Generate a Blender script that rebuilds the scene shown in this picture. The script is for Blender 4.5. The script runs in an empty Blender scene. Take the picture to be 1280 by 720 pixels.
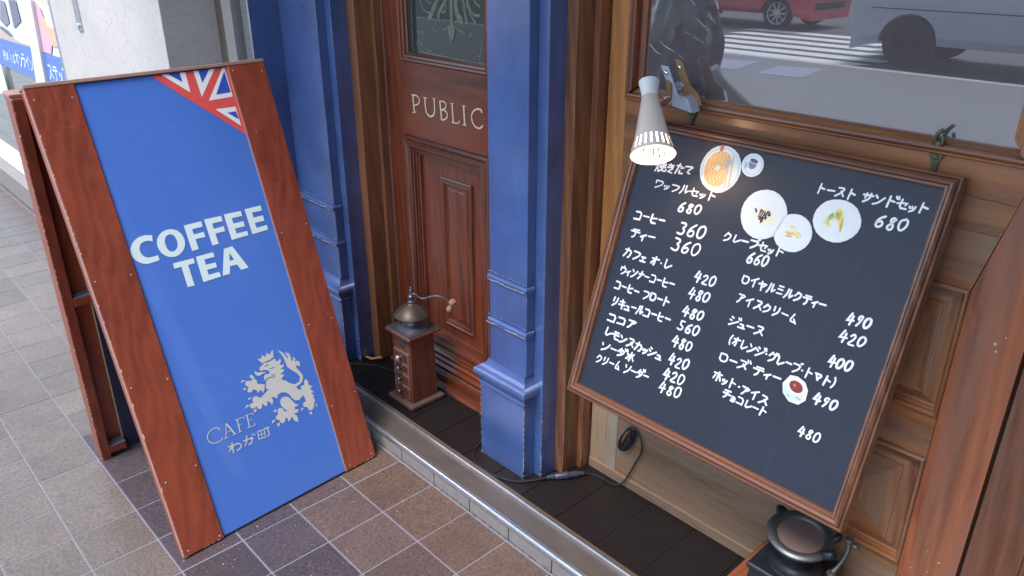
import bpy, math, random
from mathutils import Vector, Matrix
from mathutils.geometry import tessellate_polygon
random.seed(7)
S = bpy.context.scene
COL = S.collection

# ------------------------------------------------------------------ camera, sky, sun, exposure
cam = bpy.data.cameras.new("camera"); camo = bpy.data.objects.new("camera", cam); COL.objects.link(camo)
cam.sensor_width = 36; cam.lens = 978/1280*36; cam.clip_start = .02; cam.clip_end = 400
rx = Vector((0.68466119, 0.72886063, 0.00111186)); ry = -Vector((0.29847693, -0.2789844, -0.91273174)); rz = -Vector((-0.66494404, 0.62524387, -0.40855787))
camo.matrix_world = Matrix(((rx.x, ry.x, rz.x, 0), (rx.y, ry.y, rz.y, 0), (rx.z, ry.z, rz.z, 1.6), (0, 0, 0, 1)))
S.camera = camo
w = bpy.data.worlds.new("World"); S.world = w; w.use_nodes = True
nt = w.node_tree; nt.nodes.clear()
sky = nt.nodes.new('ShaderNodeTexSky'); sky.sky_type = 'NISHITA'; sky.sun_disc = False
SUN_EL, SUN_AZ = 62, 174          # degrees; azimuth clockwise from +Y
sky.sun_elevation = math.radians(SUN_EL); sky.sun_rotation = math.radians(SUN_AZ); sky.air_density = 1.4; sky.dust_density = 1.0; sky.ozone_density = 2.0
bg = nt.nodes.new('ShaderNodeBackground'); bg.inputs['Strength'].default_value = .14
wo = nt.nodes.new('ShaderNodeOutputWorld'); nt.links.new(sky.outputs[0], bg.inputs[0]); nt.links.new(bg.outputs[0], wo.inputs[0])
sl = bpy.data.lights.new("sun", 'SUN'); sl.energy = 2.3; sl.angle = math.radians(25); sl.color = (1, .96, .91)
so = bpy.data.objects.new("sun", sl); COL.objects.link(so)
az = math.radians(SUN_AZ); el = math.radians(SUN_EL)
sd = Vector((math.sin(az)*math.cos(el), math.cos(az)*math.cos(el), math.sin(el)))
so.rotation_euler = sd.to_track_quat('Z', 'Y').to_euler()
S.view_settings.view_transform = 'Standard'; S.view_settings.look = 'None'; S.view_settings.exposure = 1.15; S.view_settings.gamma = 1
S.cycles.max_bounces = 8; S.cycles.glossy_bounces = 4; S.cycles.use_denoising = True

# ------------------------------------------------------------------ materials
def N(nt, t, **k):
    n = nt.nodes.new(t)
    for a, b in k.items(): setattr(n, a, b)
    return n
def L(nt, a, b): nt.links.new(a, b)
def base(name):
    m = bpy.data.materials.new(name); m.use_nodes = True
    nt = m.node_tree; return m, nt, nt.nodes['Principled BSDF']
def mixc(nt, fac, a, b, mode='MIX'):
    n = N(nt, 'ShaderNodeMix', data_type='RGBA', blend_type=mode)
    for s, v in ((0, fac), (6, a), (7, b)):
        if hasattr(v, 'is_linked') or hasattr(v, 'links'): L(nt, v, n.inputs[s])
        else: n.inputs[s].default_value = v if s == 0 else (*v, 1)
    return n.outputs[2]
def ramp(nt, src, p0, p1):
    n = N(nt, 'ShaderNodeMapRange'); L(nt, src, n.inputs[0]); n.inputs[1].default_value = p0; n.inputs[2].default_value = p1; return n.outputs[0]
def noise(nt, vec, scale, detail=4, rough=.55, dist=0):
    n = N(nt, 'ShaderNodeTexNoise'); n.inputs['Scale'].default_value = scale; n.inputs['Detail'].default_value = detail
    n.inputs['Roughness'].default_value = rough; n.inputs['Distortion'].default_value = dist
    if vec is not None: L(nt, vec, n.inputs['Vector'])
    return n.outputs['Fac']
def coords(nt, scale=(1, 1, 1), rand=True, rot=(0, 0, 0)):
    tc = N(nt, 'ShaderNodeTexCoord'); mp = N(nt, 'ShaderNodeMapping'); mp.inputs['Scale'].default_value = scale; mp.inputs['Rotation'].default_value = rot
    L(nt, tc.outputs['Object'], mp.inputs[0])
    if rand:
        oi = N(nt, 'ShaderNodeObjectInfo'); mm = N(nt, 'ShaderNodeMath', operation='MULTIPLY'); mm.inputs[1].default_value = 37.
        L(nt, oi.outputs['Random'], mm.inputs[0]); ad = N(nt, 'ShaderNodeVectorMath', operation='ADD'); L(nt, mp.outputs[0], ad.inputs[0]); L(nt, mm.outputs[0], ad.inputs[1])
        return ad.outputs[0]
    return mp.outputs[0]
def bump(nt, h, bs, strength=.3, dist=.001, prev=None):
    b = N(nt, 'ShaderNodeBump'); b.inputs['Strength'].default_value = strength; b.inputs['Distance'].default_value = dist
    L(nt, h, b.inputs['Height']); L(nt, b.outputs[0], bs.inputs['Normal'])
    if prev is not None: L(nt, prev, b.inputs['Normal'])
    return b.outputs[0]
def wood(name, a, b, axis='z', rough=.38, coat=.25, grey=None, scale=1., streak=.55, fig=.3, rot=(0, 0, 0)):
    """grain runs along axis; a light, b dark; grey = faded weathered patches"""
    m, nt, bs = base(name)
    st = {'x': (.09, 1, 1), 'y': (1, .09, 1), 'z': (1, 1, .09)}[axis]
    v = coords(nt, tuple(s*scale for s in st), rot=rot)
    n1 = noise(nt, v, 14, 5, .6, 1.2); n2 = noise(nt, v, 140, 3, .7, .3)
    c = mixc(nt, ramp(nt, n1, .3, .7), a, b)
    c = mixc(nt, ramp(nt, n2, .35, .75), c, tuple(x*streak for x in b))
    n2f = ramp(nt, n2, .5, .8); 
    v0 = coords(nt); n3 = noise(nt, v, 6, 4, .6, .8)
    wv = N(nt, 'ShaderNodeTexWave'); wv.wave_type = 'BANDS'; wv.bands_direction = {'x': 'Y', 'y': 'X', 'z': 'DIAGONAL'}[axis]; wv.inputs['Scale'].default_value = 16*scale; wv.inputs['Distortion'].default_value = 9; wv.inputs['Detail'].default_value = 2.5; wv.inputs['Detail Scale'].default_value = .9
    L(nt, v, wv.inputs['Vector']); fg = N(nt, 'ShaderNodeMath', operation='MULTIPLY'); fg.inputs[1].default_value = fig; L(nt, ramp(nt, wv.outputs['Fac'], .55, 1.0), fg.inputs[0])
    c = mixc(nt, fg.outputs[0], c, tuple(min(1, x*k) for x, k in zip(a, (1.45, 1.5, 1.4))))
    fd = N(nt, 'ShaderNodeMath', operation='MULTIPLY'); fd.inputs[1].default_value = fig*1.6; L(nt, ramp(nt, wv.outputs['Fac'], .35, .0), fd.inputs[0])
    c = mixc(nt, fd.outputs[0], c, tuple(x*.6 for x in b))
    c = mixc(nt, ramp(nt, n3, .35, .75), c, mixc(nt, .45, a, (a[0]*1.3, a[1]*1.1, a[2]*.8)))
    if grey:
        n4 = noise(nt, v, 9, 6, .75, .9); c = mixc(nt, ramp(nt, n4, .42, .66), c, grey)
    ns = noise(nt, v0, 260, 2, .5); c = mixc(nt, ramp(nt, ns, .74, .8), c, tuple(min(1, x*2.2+.08) for x in a))
    L(nt, c, bs.inputs['Base Color'])
    L(nt, ramp(nt, noise(nt, v0, 30, 4), -.8, 1.9), bs.inputs['Roughness'])
    rr = N(nt, 'ShaderNodeMapRange'); L(nt, noise(nt, v0, 25, 5, .7), rr.inputs[0]); rr.inputs[3].default_value = rough-.12; rr.inputs[4].default_value = rough+.16
    L(nt, rr.outputs[0], bs.inputs['Roughness'])
    bs.inputs['Coat Weight'].default_value = coat; bs.inputs['Coat Roughness'].default_value = .28
    p = bump(nt, n2, bs, .25, .0008); bump(nt, n3, bs, .3, .004, p)
    return m
def paint(name, a, rough=.4, mottled=.25, worn=None, coat=.1):
    m, nt, bs = base(name); v = coords(nt)
    n1 = noise(nt, v, 6, 5, .6); n2 = noise(nt, v, 90, 3, .6)
    c = mixc(nt, ramp(nt, n1, .3, .7), tuple(x*(1-mottled) for x in a), tuple(min(1, x*(1+mottled)) for x in a))
    vs = coords(nt, (1, 1, .12)); n3 = noise(nt, vs, 30, 5, .65)
    c = mixc(nt, ramp(nt, n3, .45, .95), c, tuple(x*.8 for x in a))
    if worn:
        n4 = noise(nt, v, 70, 6, .75, .6); c = mixc(nt, ramp(nt, n4, .72, .735), c, worn)
    L(nt, c, bs.inputs['Base Color'])
    rr = N(nt, 'ShaderNodeMapRange'); L(nt, n1, rr.inputs[0]); rr.inputs[3].default_value = rough-.08; rr.inputs[4].default_value = rough+.15
    L(nt, rr.outputs[0], bs.inputs['Roughness']); bs.inputs['Coat Weight'].default_value = coat; bs.inputs['Coat Roughness'].default_value = .22; bs.inputs['Coat IOR'].default_value = 1.7
    q = bump(nt, n2, bs, .12, .0006); bump(nt, noise(nt, coords(nt, (1, 1, .05)), 160, 3), bs, .35, .0008, q); bump(nt, n1, bs, .25, .006, q); return m
def plain(name, c, rough=.5, metal=0, var=.15, sc=20, bmp=.1, coat=0):
    m, nt, bs = base(name); v = coords(nt)
    n = noise(nt, v, sc, 5, .65); L(nt, mixc(nt, n, tuple(x*(1-var) for x in c), tuple(min(1, x*(1+var)) for x in c)), bs.inputs['Base Color'])
    bs.inputs['Metallic'].default_value = metal; bs.inputs['Coat Weight'].default_value = coat
    rr = N(nt, 'ShaderNodeMapRange'); L(nt, n, rr.inputs[0]); rr.inputs[3].default_value = max(.03, rough-.1); rr.inputs[4].default_value = min(1, rough+.1)
    L(nt, rr.outputs[0], bs.inputs['Roughness'])
    if bmp: bump(nt, noise(nt, v, sc*6, 3), bs, bmp, .0006)
    return m
def tilemat(name, a, b, rough=.42, speck=(.5, .5, .55)):
    m, nt, bs = base(name); v = coords(nt)
    oi = N(nt, 'ShaderNodeObjectInfo')
    n1 = noise(nt, v, 9, 5, .6); n2 = noise(nt, v, 110, 3, .6); n3 = noise(nt, v, 240, 2, .5)
    c = mixc(nt, ramp(nt, n1, .25, .75), a, b); c = mixc(nt, ramp(nt, n2, .4, .8), c, tuple(x*.55 for x in b))
    k = N(nt, 'ShaderNodeMapRange'); L(nt, oi.outputs['Random'], k.inputs[0]); k.inputs[3].default_value = .88; k.inputs[4].default_value = 1.12
    hs = N(nt, 'ShaderNodeHueSaturation'); L(nt, k.outputs[0], hs.inputs['Value']); L(nt, c, hs.inputs['Color'])
    c = mixc(nt, ramp(nt, n3, .71, .77), hs.outputs[0], speck)
    L(nt, c, bs.inputs['Base Color'])
    rr = N(nt, 'ShaderNodeMapRange'); L(nt, n1, rr.inputs[0]); rr.inputs[3].default_value = rough-.07; rr.inputs[4].default_value = rough+.1
    L(nt, rr.outputs[0], bs.inputs['Roughness']); bump(nt, n2, bs, .5, .0012); return m
M = {}
M['aboard'] = wood('stained red brown wood', (.31, .066, .032), (.19, .036, .022), 'z', .34, .4, streak=.75, fig=.2)
M['aboard_back'] = M['aboard']
M['edge'] = plain('raw pinkish board edge', (.36, .2, .17), .6, var=.3)
M['rawwood'] = plain('bare chipped wood', (.62, .45, .28), .8, var=.3, sc=200)
M['stileoak'] = wood('orange brown stile wood', (.50, .22, .075), (.34, .13, .04), 'z', .36, .35)
M['oak'] = wood('orange brown varnished wood', (.27, .115, .058), (.15, .058, .032), 'z', .36, .35)
M['mahog'] = wood('red brown varnished door wood', (.21, .048, .02), (.095, .021, .012), 'z', .3, .5, streak=.5)
M['mahogx'] = wood('red brown varnished rail wood', (.22, .050, .02), (.10, .022, .012), 'x', .3, .5, streak=.5)
M['ridge'] = wood('polished moulding wood', (.20, .055, .026), (.095, .024, .015), 'z', .22, .6)
M['ridgex'] = wood('polished moulding wood lengthwise', (.20, .055, .026), (.095, .024, .015), 'x', .22, .6)
M['oldz'] = wood('worn brown door wood upright', (.33, .13, .048), (.13, .045, .02), 'z', .38, .3, grey=(.25, .15, .10), fig=.4)
M['oldx'] = wood('worn brown door wood lengthwise', (.33, .13, .05), (.12, .042, .02), 'x', .38, .3, grey=(.24, .14, .09), fig=.4)
M['beigex'] = wood('faded grey brown kick rail', (.31, .175, .09), (.18, .09, .045), 'x', .5, .1, grey=(.28, .215, .175), fig=.15)
M['beigez'] = wood('faded grey brown stile foot', (.36, .24, .15), (.25, .15, .09), 'z', .55, .05, grey=(.34, .29, .24), fig=.15)
M['redstile'] = wood('reddish worn stile', (.40, .125, .052), (.21, .055, .03), 'z', .42, .2, grey=(.27, .13, .085))
M['dkstile'] = wood('dark worn frame wood', (.22, .085, .045), (.12, .045, .028), 'z', .5, .1, grey=(.16, .09, .065))
M['frame'] = wood('dark brown picture frame wood', (.20, .085, .05), (.105, .042, .028), 'x', .3, .4)
M['framez'] = wood('dark brown picture frame wood upright', (.20, .088, .052), (.11, .045, .03), 'z', .3, .4)
M['stool'] = wood('orange brown stool wood', (.30, .10, .04), (.17, .052, .025), 'y', .4, .25)
M['navy'] = paint('glossy navy blue paint', (.060, .112, .30), .28, .24, coat=1., worn=(.14, .2, .37))
M['navyd'] = M['navy']
M['chip'] = plain('bare primer chips', (.55, .47, .40), .8, var=.3, sc=300)
M['poster_blue'] = plain('smooth blue sign print', (.075, .19, .62), .26, var=.08, sc=7, bmp=0, coat=.3)
M['sign_white'] = plain('pale white vinyl', (.72, .86, .88), .35, var=.02, bmp=0)
M['sign_red'] = plain('coral red vinyl', (.78, .10, .09), .35, var=.03, bmp=0)
M['sign_beige'] = plain('grey beige vinyl', (.60, .59, .56), .4, var=.05, sc=60, bmp=0)
M['sign_jackblue'] = plain('royal blue vinyl', (.04, .10, .50), .3, var=.03, bmp=0)
M['slate'] = plain('black board surface', (.017, .021, .040), .5, var=.4, sc=5, bmp=.05)
M['marker'] = plain('white paint marker', (.86, .87, .92), .45, var=.04, bmp=0)
M['gold'] = plain('cream sign lettering', (.78, .62, .42), .5, var=.15, sc=90)
M['alu'] = plain('brushed aluminium', (.55, .57, .62), .3, .85, .2, 60)
M['aludark'] = plain('worn dark metal channel', (.20, .165, .15), .38, .6, .3, 12)
M['alubrown'] = plain('bronze brown flange', (.17, .125, .10), .42, .4, .3, 14)
M['debris'] = plain('dark grit', (.10, .075, .06), .9, 0, .5, 200)
M['kerbstone'] = plain('beige riser tile', (.22, .20, .195), .6, 0, .25, 25, .3)
M['grout'] = plain('grey blue grout', (.19, .185, .225), .85, 0, .2, 40, .4)
M['groutdk'] = plain('dark grout', (.035, .028, .028), .8, 0, .3, 40, .3)
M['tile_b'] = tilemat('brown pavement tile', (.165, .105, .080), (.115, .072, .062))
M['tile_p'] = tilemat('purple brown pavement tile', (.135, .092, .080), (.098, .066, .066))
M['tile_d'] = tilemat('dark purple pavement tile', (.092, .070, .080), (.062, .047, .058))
M['tile_glare'] = tilemat('glare paled beige brown pavement tile', (.185, .15, .13), (.145, .115, .10), .28)  # glare is put into this colour, paler than the brown tile
M['floor_tile'] = tilemat('near black brown floor tile', (.016, .0095, .0095), (.010, .006, .006), .5, (.06, .05, .045))
M['iron'] = plain('blackened cast iron', (.045, .05, .065), .38, .7, .35, 40, .3)
M['irong'] = plain('grey green worn iron', (.14, .155, .15), .4, .7, .35, 50, .3)
M['bronze'] = plain('tarnished bronze', (.095, .07, .058), .46, .5, .35, 30, .2)
M['pewter'] = plain('dull pewter', (.13, .13, .155), .36, .6, .25, 40, .2)
M['grindwood'] = wood('red brown grinder box wood', (.17, .05, .033), (.085, .026, .02), 'z', .4, .3)
M['knobwood'] = plain('pinkish turned wood', (.42, .22, .17), .5, var=.2, sc=60)
M['black'] = plain('black rubber', (.02, .021, .026), .45, 0, .2, 30)
M['lampskin'] = plain('champagne enamel', (.72, .60, .52), .34, .05, .04, 20, .03, .3)
M['lampwhite'] = plain('white enamel', (.82, .8, .78), .35, 0, .03, 20, 0)
M['steel'] = plain('bright zinc steel', (.52, .56, .62), .3, .45, .12, 50, .1)
M['rust'] = plain('rusty steel', (.34, .19, .10), .6, .4, .5, 120, .4)
M['verdigris'] = plain('green tarnished brass', (.10, .105, .065), .45, .6, .5, 120, .4)
M['concrete'] = None
M['chrome'] = plain('chrome', (.7, .7, .72), .12, 1, .05, 10, 0)
M['red'] = plain('red car paint', (.55, .035, .06), .2, 0, .04, 3, 0, .8)
M['white'] = plain('off white van paint', (.60, .62, .64), .3, 0, .03, 3, 0, .5)
M['tyre'] = plain('tyre rubber', (.02, .02, .021), .7, 0, .2, 40)
M['carglass'] = plain('dark car glass', (.02, .025, .03), .05, 0, .1, 3, 0, .5)
M['asphalt'] = plain('asphalt', (.085, .088, .10), .8, 0, .2, 90, .5)
M['slabs'] = plain('grey pavement slabs', (.19, .195, .21), .75, 0, .2, 8, .4)
M['roadpaint'] = plain('white road paint', (.75, .75, .74), .6, 0, .1, 40, .3)
M['lavender'] = plain('pale lavender paving', (.30, .29, .38), .7, 0, .1, 20, .3)
M['cover'] = plain('dark plastic cover', (.022, .02, .03), .18, 0, .3, 8, 0, .7)
M['purple'] = plain('purple plastic', (.22, .05, .28), .3, 0, .1, 8, 0, .4)
M['yellow'] = plain('yellow paint', (.65, .42, .05), .5)
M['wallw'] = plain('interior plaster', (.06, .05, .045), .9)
M['cream'] = plain('cream shopfront metal', (.72, .72, .70), .35, 0, .05, 20, 0)
M['leaf'] = plain('dry orange leaf', (.55, .28, .10), .7, 0, .3, 80)
def concrete():
    m, nt, bs = base('white speckled concrete'); v = coords(nt, rand=False)
    n1 = noise(nt, v, 4, 5, .6); n2 = noise(nt, v, 120, 3, .6); n3 = noise(nt, v, 45, 3, .7)
    c = mixc(nt, ramp(nt, n1, .3, .7), (.46, .435, .425), (.54, .505, .495)); c = mixc(nt, ramp(nt, n3, .54, .68), c, (.43, .39, .38)); c = mixc(nt, ramp(nt, n2, .62, .68), c, (.36, .33, .32))
    L(nt, c, bs.inputs['Base Color']); bs.inputs['Roughness'].default_value = .85; bump(nt, n2, bs, .4, .001); return m
M['concrete'] = concrete()
def glassmat(name, fac, tint=(1, 1, 1), body=(.03, .03, .035), op=.25, rough=0.0):
    m = bpy.data.materials.new(name); m.use_nodes = True; nt = m.node_tree; nt.nodes.clear()
    g = N(nt, 'ShaderNodeBsdfGlossy'); g.inputs['Roughness'].default_value = rough; g.inputs['Color'].default_value = (.96, .97, 1, 1)
    t = N(nt, 'ShaderNodeBsdfTransparent'); t.inputs['Color'].default_value = (*tint, 1)
    d = N(nt, 'ShaderNodeBsdfDiffuse'); d.inputs['Color'].default_value = (*body, 1)
    bn = N(nt, 'ShaderNodeBump'); bn.inputs['Strength'].default_value = .02; bn.inputs['Distance'].default_value = .0006; L(nt, noise(nt, coords(nt), 5, 3, .5), bn.inputs['Height']); L(nt, bn.outputs[0], g.inputs['Normal'])
    fr = N(nt, 'ShaderNodeFresnel'); fr.inputs['IOR'].default_value = 1.5
    mr = N(nt, 'ShaderNodeMapRange'); L(nt, fr.outputs[0], mr.inputs[0]); mr.inputs[1].default_value = .04; mr.inputs[2].default_value = .6; mr.inputs[3].default_value = fac; mr.inputs[4].default_value = 1
    m1 = N(nt, 'ShaderNodeMixShader'); m1.inputs[0].default_value = op; L(nt, t.outputs[0], m1.inputs[1]); L(nt, d.outputs[0], m1.inputs[2])
    m2 = N(nt, 'ShaderNodeMixShader'); L(nt, mr.outputs[0], m2.inputs[0]); L(nt, m1.outputs[0], m2.inputs[1]); L(nt, g.outputs[0], m2.inputs[2])
    o = N(nt, 'ShaderNodeOutputMaterial'); L(nt, m2.outputs[0], o.inputs[0]); return m
M['glass'] = glassmat('dusty window glass', .27, (.9, .9, .85), (.25, .21, .22), .46, .006)
M['doorglass'] = glassmat('dark door glass', .06, (.5, .5, .45), (.055, .062, .055), .7)
M['shopglass'] = glassmat('shop window glass', .12, (.9, .95, .95), (.5, .54, .55), .45)
def etch():
    m, nt, bs = base('etched frosted glass'); v = coords(nt)
    n = noise(nt, v, 60, 4); L(nt, mixc(nt, ramp(nt, n, .3, .7), (.10, .11, .08), (.22, .23, .165)), bs.inputs['Base Color']); bs.inputs['Roughness'].default_value = .7; return m
M['etch'] = etch()
def emis(name, c, s):
    m = bpy.data.materials.new(name); m.use_nodes = True; nt = m.node_tree; nt.nodes.clear()
    e = N(nt, 'ShaderNodeEmission'); e.inputs[0].default_value = (*c, 1); e.inputs[1].default_value = s
    o = N(nt, 'ShaderNodeOutputMaterial'); L(nt, e.outputs[0], o.inputs[0]); return m
M['bulb'] = emis('lit bulb', (1, .88, .7), 5)

# ------------------------------------------------------------------ mesh helpers
class MB:
    def __init__(s): s.v = []; s.f = []
    def add(s, vs, fs):
        n = len(s.v); s.v += [tuple(q) for q in vs]; s.f += [tuple(i+n for i in f) for f in fs]; return s
    def box(s, x0, x1, y0, y1, z0, z1, b=0, T=None):
        if b <= 0:
            vs = [(x, y, z) for z in (z0, z1) for y in (y0, y1) for x in (x0, x1)]
            fs = [(0, 2, 3, 1), (4, 5, 7, 6), (0, 1, 5, 4), (2, 6, 7, 3), (0, 4, 6, 2), (1, 3, 7, 5)]
        else:
            vs = []; idx = {}
            X = (x0, x1); Y = (y0, y1); Z = (z0, z1)
            for i in (0, 1):
                for j in (0, 1):
                    for k in (0, 1):
                        sx, sy, sz = (1-2*i)*b, (1-2*j)*b, (1-2*k)*b
                        for a, q in enumerate(((X[i], Y[j]+sy, Z[k]+sz), (X[i]+sx, Y[j], Z[k]+sz), (X[i]+sx, Y[j]+sy, Z[k]))):
                            idx[i, j, k, a] = len(vs); vs.append(q)
            I = idx; fs = []
            for i in (0, 1): fs.append((I[i,0,0,0], I[i,1,0,0], I[i,1,1,0], I[i,0,1,0]))
            for j in (0, 1): fs.append((I[0,j,0,1], I[1,j,0,1], I[1,j,1,1], I[0,j,1,1]))
            for k in (0, 1): fs.append((I[0,0,k,2], I[1,0,k,2], I[1,1,k,2], I[0,1,k,2]))
            for j in (0, 1):
                for k in (0, 1): fs.append((I[0,j,k,1], I[1,j,k,1], I[1,j,k,2], I[0,j,k,2]))
            for i in (0, 1):
                for k in (0, 1): fs.append((I[i,0,k,0], I[i,1,k,0], I[i,1,k,2], I[i,0,k,2]))
                for j in (0, 1): fs.append((I[i,j,0,0], I[i,j,1,0], I[i,j,1,1], I[i,j,0,1]))
            for i in (0, 1):
                for j in (0, 1):
                    for k in (0, 1): fs.append((I[i,j,k,0], I[i,j,k,1], I[i,j,k,2]))
        if T: vs = [T(*q) for q in vs]
        return s.add(vs, fs)
    def poly(s, pts, T, w, holes=()):
        loops = [[Vector((p[0], p[1], 0)) for p in l] for l in (pts, *holes)]
        tri = tessellate_polygon(loops); flat = [p for l in (pts, *holes) for p in l]
        return s.add([T(p[0], p[1], w) for p in flat], [tuple(t) for t in tri])
    def slab(s, pts, T, w0, w1):
        n = len(pts); tri = tessellate_polygon([[Vector((p[0], p[1], 0)) for p in pts]])
        s.add([T(p[0], p[1], w0) for p in pts]+[T(p[0], p[1], w1) for p in pts], [tuple(t) for t in tri]+[tuple(i+n for i in reversed(t)) for t in tri]+[(i, (i+1) % n, (i+1) % n+n, i+n) for i in range(n)])
        return s
    def ribbon(s, pts, wd, T, w, it=0, caps=True):
        for _ in range(it):
            q = [pts[0]]
            for a, b in zip(pts, pts[1:]): q += [(a[0]*.75+b[0]*.25, a[1]*.75+b[1]*.25), (a[0]*.25+b[0]*.75, a[1]*.25+b[1]*.75)]
            pts = q+[pts[-1]]
        h = wd/2; n = len(pts); Lf = []; Rt = []
        for i, p in enumerate(pts):
            d0 = Vector((p[0]-pts[i-1][0], p[1]-pts[i-1][1])) if i else None; d1 = Vector((pts[i+1][0]-p[0], pts[i+1][1]-p[1])) if i < n-1 else None
            if d0 is None or d0.length < 1e-9: d0 = d1
            if d1 is None or d1.length < 1e-9: d1 = d0
            d0 = d0.normalized(); d1 = d1.normalized(); t = d0+d1
            if t.length < .35: t = d1
            t.normalize(); nn = Vector((-t.y, t.x)); k = h/max(.55, nn.dot(Vector((-d1.y, d1.x))))
            Lf.append((p[0]+nn.x*k, p[1]+nn.y*k)); Rt.append((p[0]-nn.x*k, p[1]-nn.y*k))
        vs = [T(*p, w) for p in Lf]+[T(*p, w) for p in Rt]; fs = [(i, i+n, i+1+n, i+1) for i in range(n-1)]
        s.add(vs, fs)
        if caps:
            for p, q in ((pts[0], pts[1]), (pts[-1], pts[-2])):
                d = Vector((p[0]-q[0], p[1]-q[1]))
                if d.length < 1e-9: continue
                a0 = math.atan2(d.y, d.x)-math.pi/2
                s.add([T(p[0]+h*math.cos(a0+k*math.pi/5), p[1]+h*math.sin(a0+k*math.pi/5), w) for k in range(6)], [(0, 1, 2, 3, 4, 5)])
        return s
    def sweep(s, u0, u1, v0, v1, prof, T, sides=(0, 1, 2, 3)):
        """mitred frame: prof = [(inset, height)...] run round a rectangle"""
        n = len(prof); vs = []
        for i, h in prof: vs += [T(u0+i, v0+i, h), T(u1-i, v0+i, h), T(u1-i, v1-i, h), T(u0+i, v1-i, h)]
        fs = [(4*a+k, 4*a+(k+1) % 4, 4*a+4+(k+1) % 4, 4*a+4+k) for a in range(n-1) for k in sides]
        return s.add(vs, fs)
    def lathe(s, prof, c=(0, 0, 0), seg=28, R=None):
        n = len(prof); vs = []
        for r, z in prof:
            for k in range(seg):
                a = 2*math.pi*k/seg; q = Vector((r*math.cos(a), r*math.sin(a), z))
                if R: q = R @ q
                vs.append(q+Vector(c))
        fs = [(a*seg+k, a*seg+(k+1) % seg, (a+1)*seg+(k+1) % seg, (a+1)*seg+k) for a in range(n-1) for k in range(seg)]
        if prof[0][0] > 1e-6: fs.append(tuple(reversed(range(seg))))
        if prof[-1][0] > 1e-6: fs.append(tuple((n-1)*seg+k for k in range(seg)))
        return s.add(vs, fs)
    def tube(s, pts, r, seg=10, it=1):
        P = [Vector(p) for p in pts]
        for _ in range(it):
            q = [P[0]]
            for a, b in zip(P, P[1:]): q += [a*.75+b*.25, a*.25+b*.75]
            P = q+[P[-1]]
        n = len(P); vs = []; up = None
        rr = r if callable(r) else (lambda t: r)
        for i, p in enumerate(P):
            t = (P[min(i+1, n-1)]-P[max(i-1, 0)]).normalized()
            if up is None: up = t.orthogonal().normalized()
            up = (up-t*up.dot(t)).normalized(); b = t.cross(up)
            for k in range(seg):
                a = 2*math.pi*k/seg; vs.append(p+(up*math.cos(a)+b*math.sin(a))*rr(i/(n-1)))
        fs = [(a*seg+k, a*seg+(k+1) % seg, (a+1)*seg+(k+1) % seg, (a+1)*seg+k) for a in range(n-1) for k in range(seg)]
        fs += [tuple(reversed(range(seg))), tuple((n-1)*seg+k for k in range(seg))]
        return s.add(vs, fs)
    def build(s, name, mat, parent=None, smooth=False, bevel=0):
        me = bpy.data.meshes.new(name); me.from_pydata([tuple(v) for v in s.v], [], s.f)
        o = bpy.data.objects.new(name, me); COL.objects.link(o); me.materials.append(mat)
        import bmesh
        bm = bmesh.new(); bm.from_mesh(me); bmesh.ops.delete(bm, geom=[v for v in bm.verts if not v.link_faces], context='VERTS'); bmesh.ops.recalc_face_normals(bm, faces=bm.faces); bm.to_mesh(me); bm.free()
        # origin at the mesh's middle so that textures start from the thing itself
        if smooth:
            for p in me.polygons: p.use_smooth = True
            try: me.set_sharp_from_angle(angle=math.radians(38))
            except Exception: pass
        if bevel:
            b = o.modifiers.new('bevel', 'BEVEL'); b.width = bevel; b.segments = 2; b.limit_method = 'ANGLE'
        if parent is not None: o.parent = parent; o.matrix_parent_inverse = parent.matrix_world.inverted()
        return o
def tag(o, label=None, cat=None, group=None, kind=None):
    if label: o['label'] = label
    if cat: o['category'] = cat
    if group: o['group'] = group
    if kind: o['kind'] = kind
    return o
def thing(name, label, cat, loc=(0, 0, 0), group=None):
    o = bpy.data.objects.new(name, None); COL.objects.link(o); o.location = loc; o.empty_display_size = .1
    o.matrix_world = Matrix.Translation(loc)
    return tag(o, label, cat, group)
ID = lambda x, y, z: (x, y, z)

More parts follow.
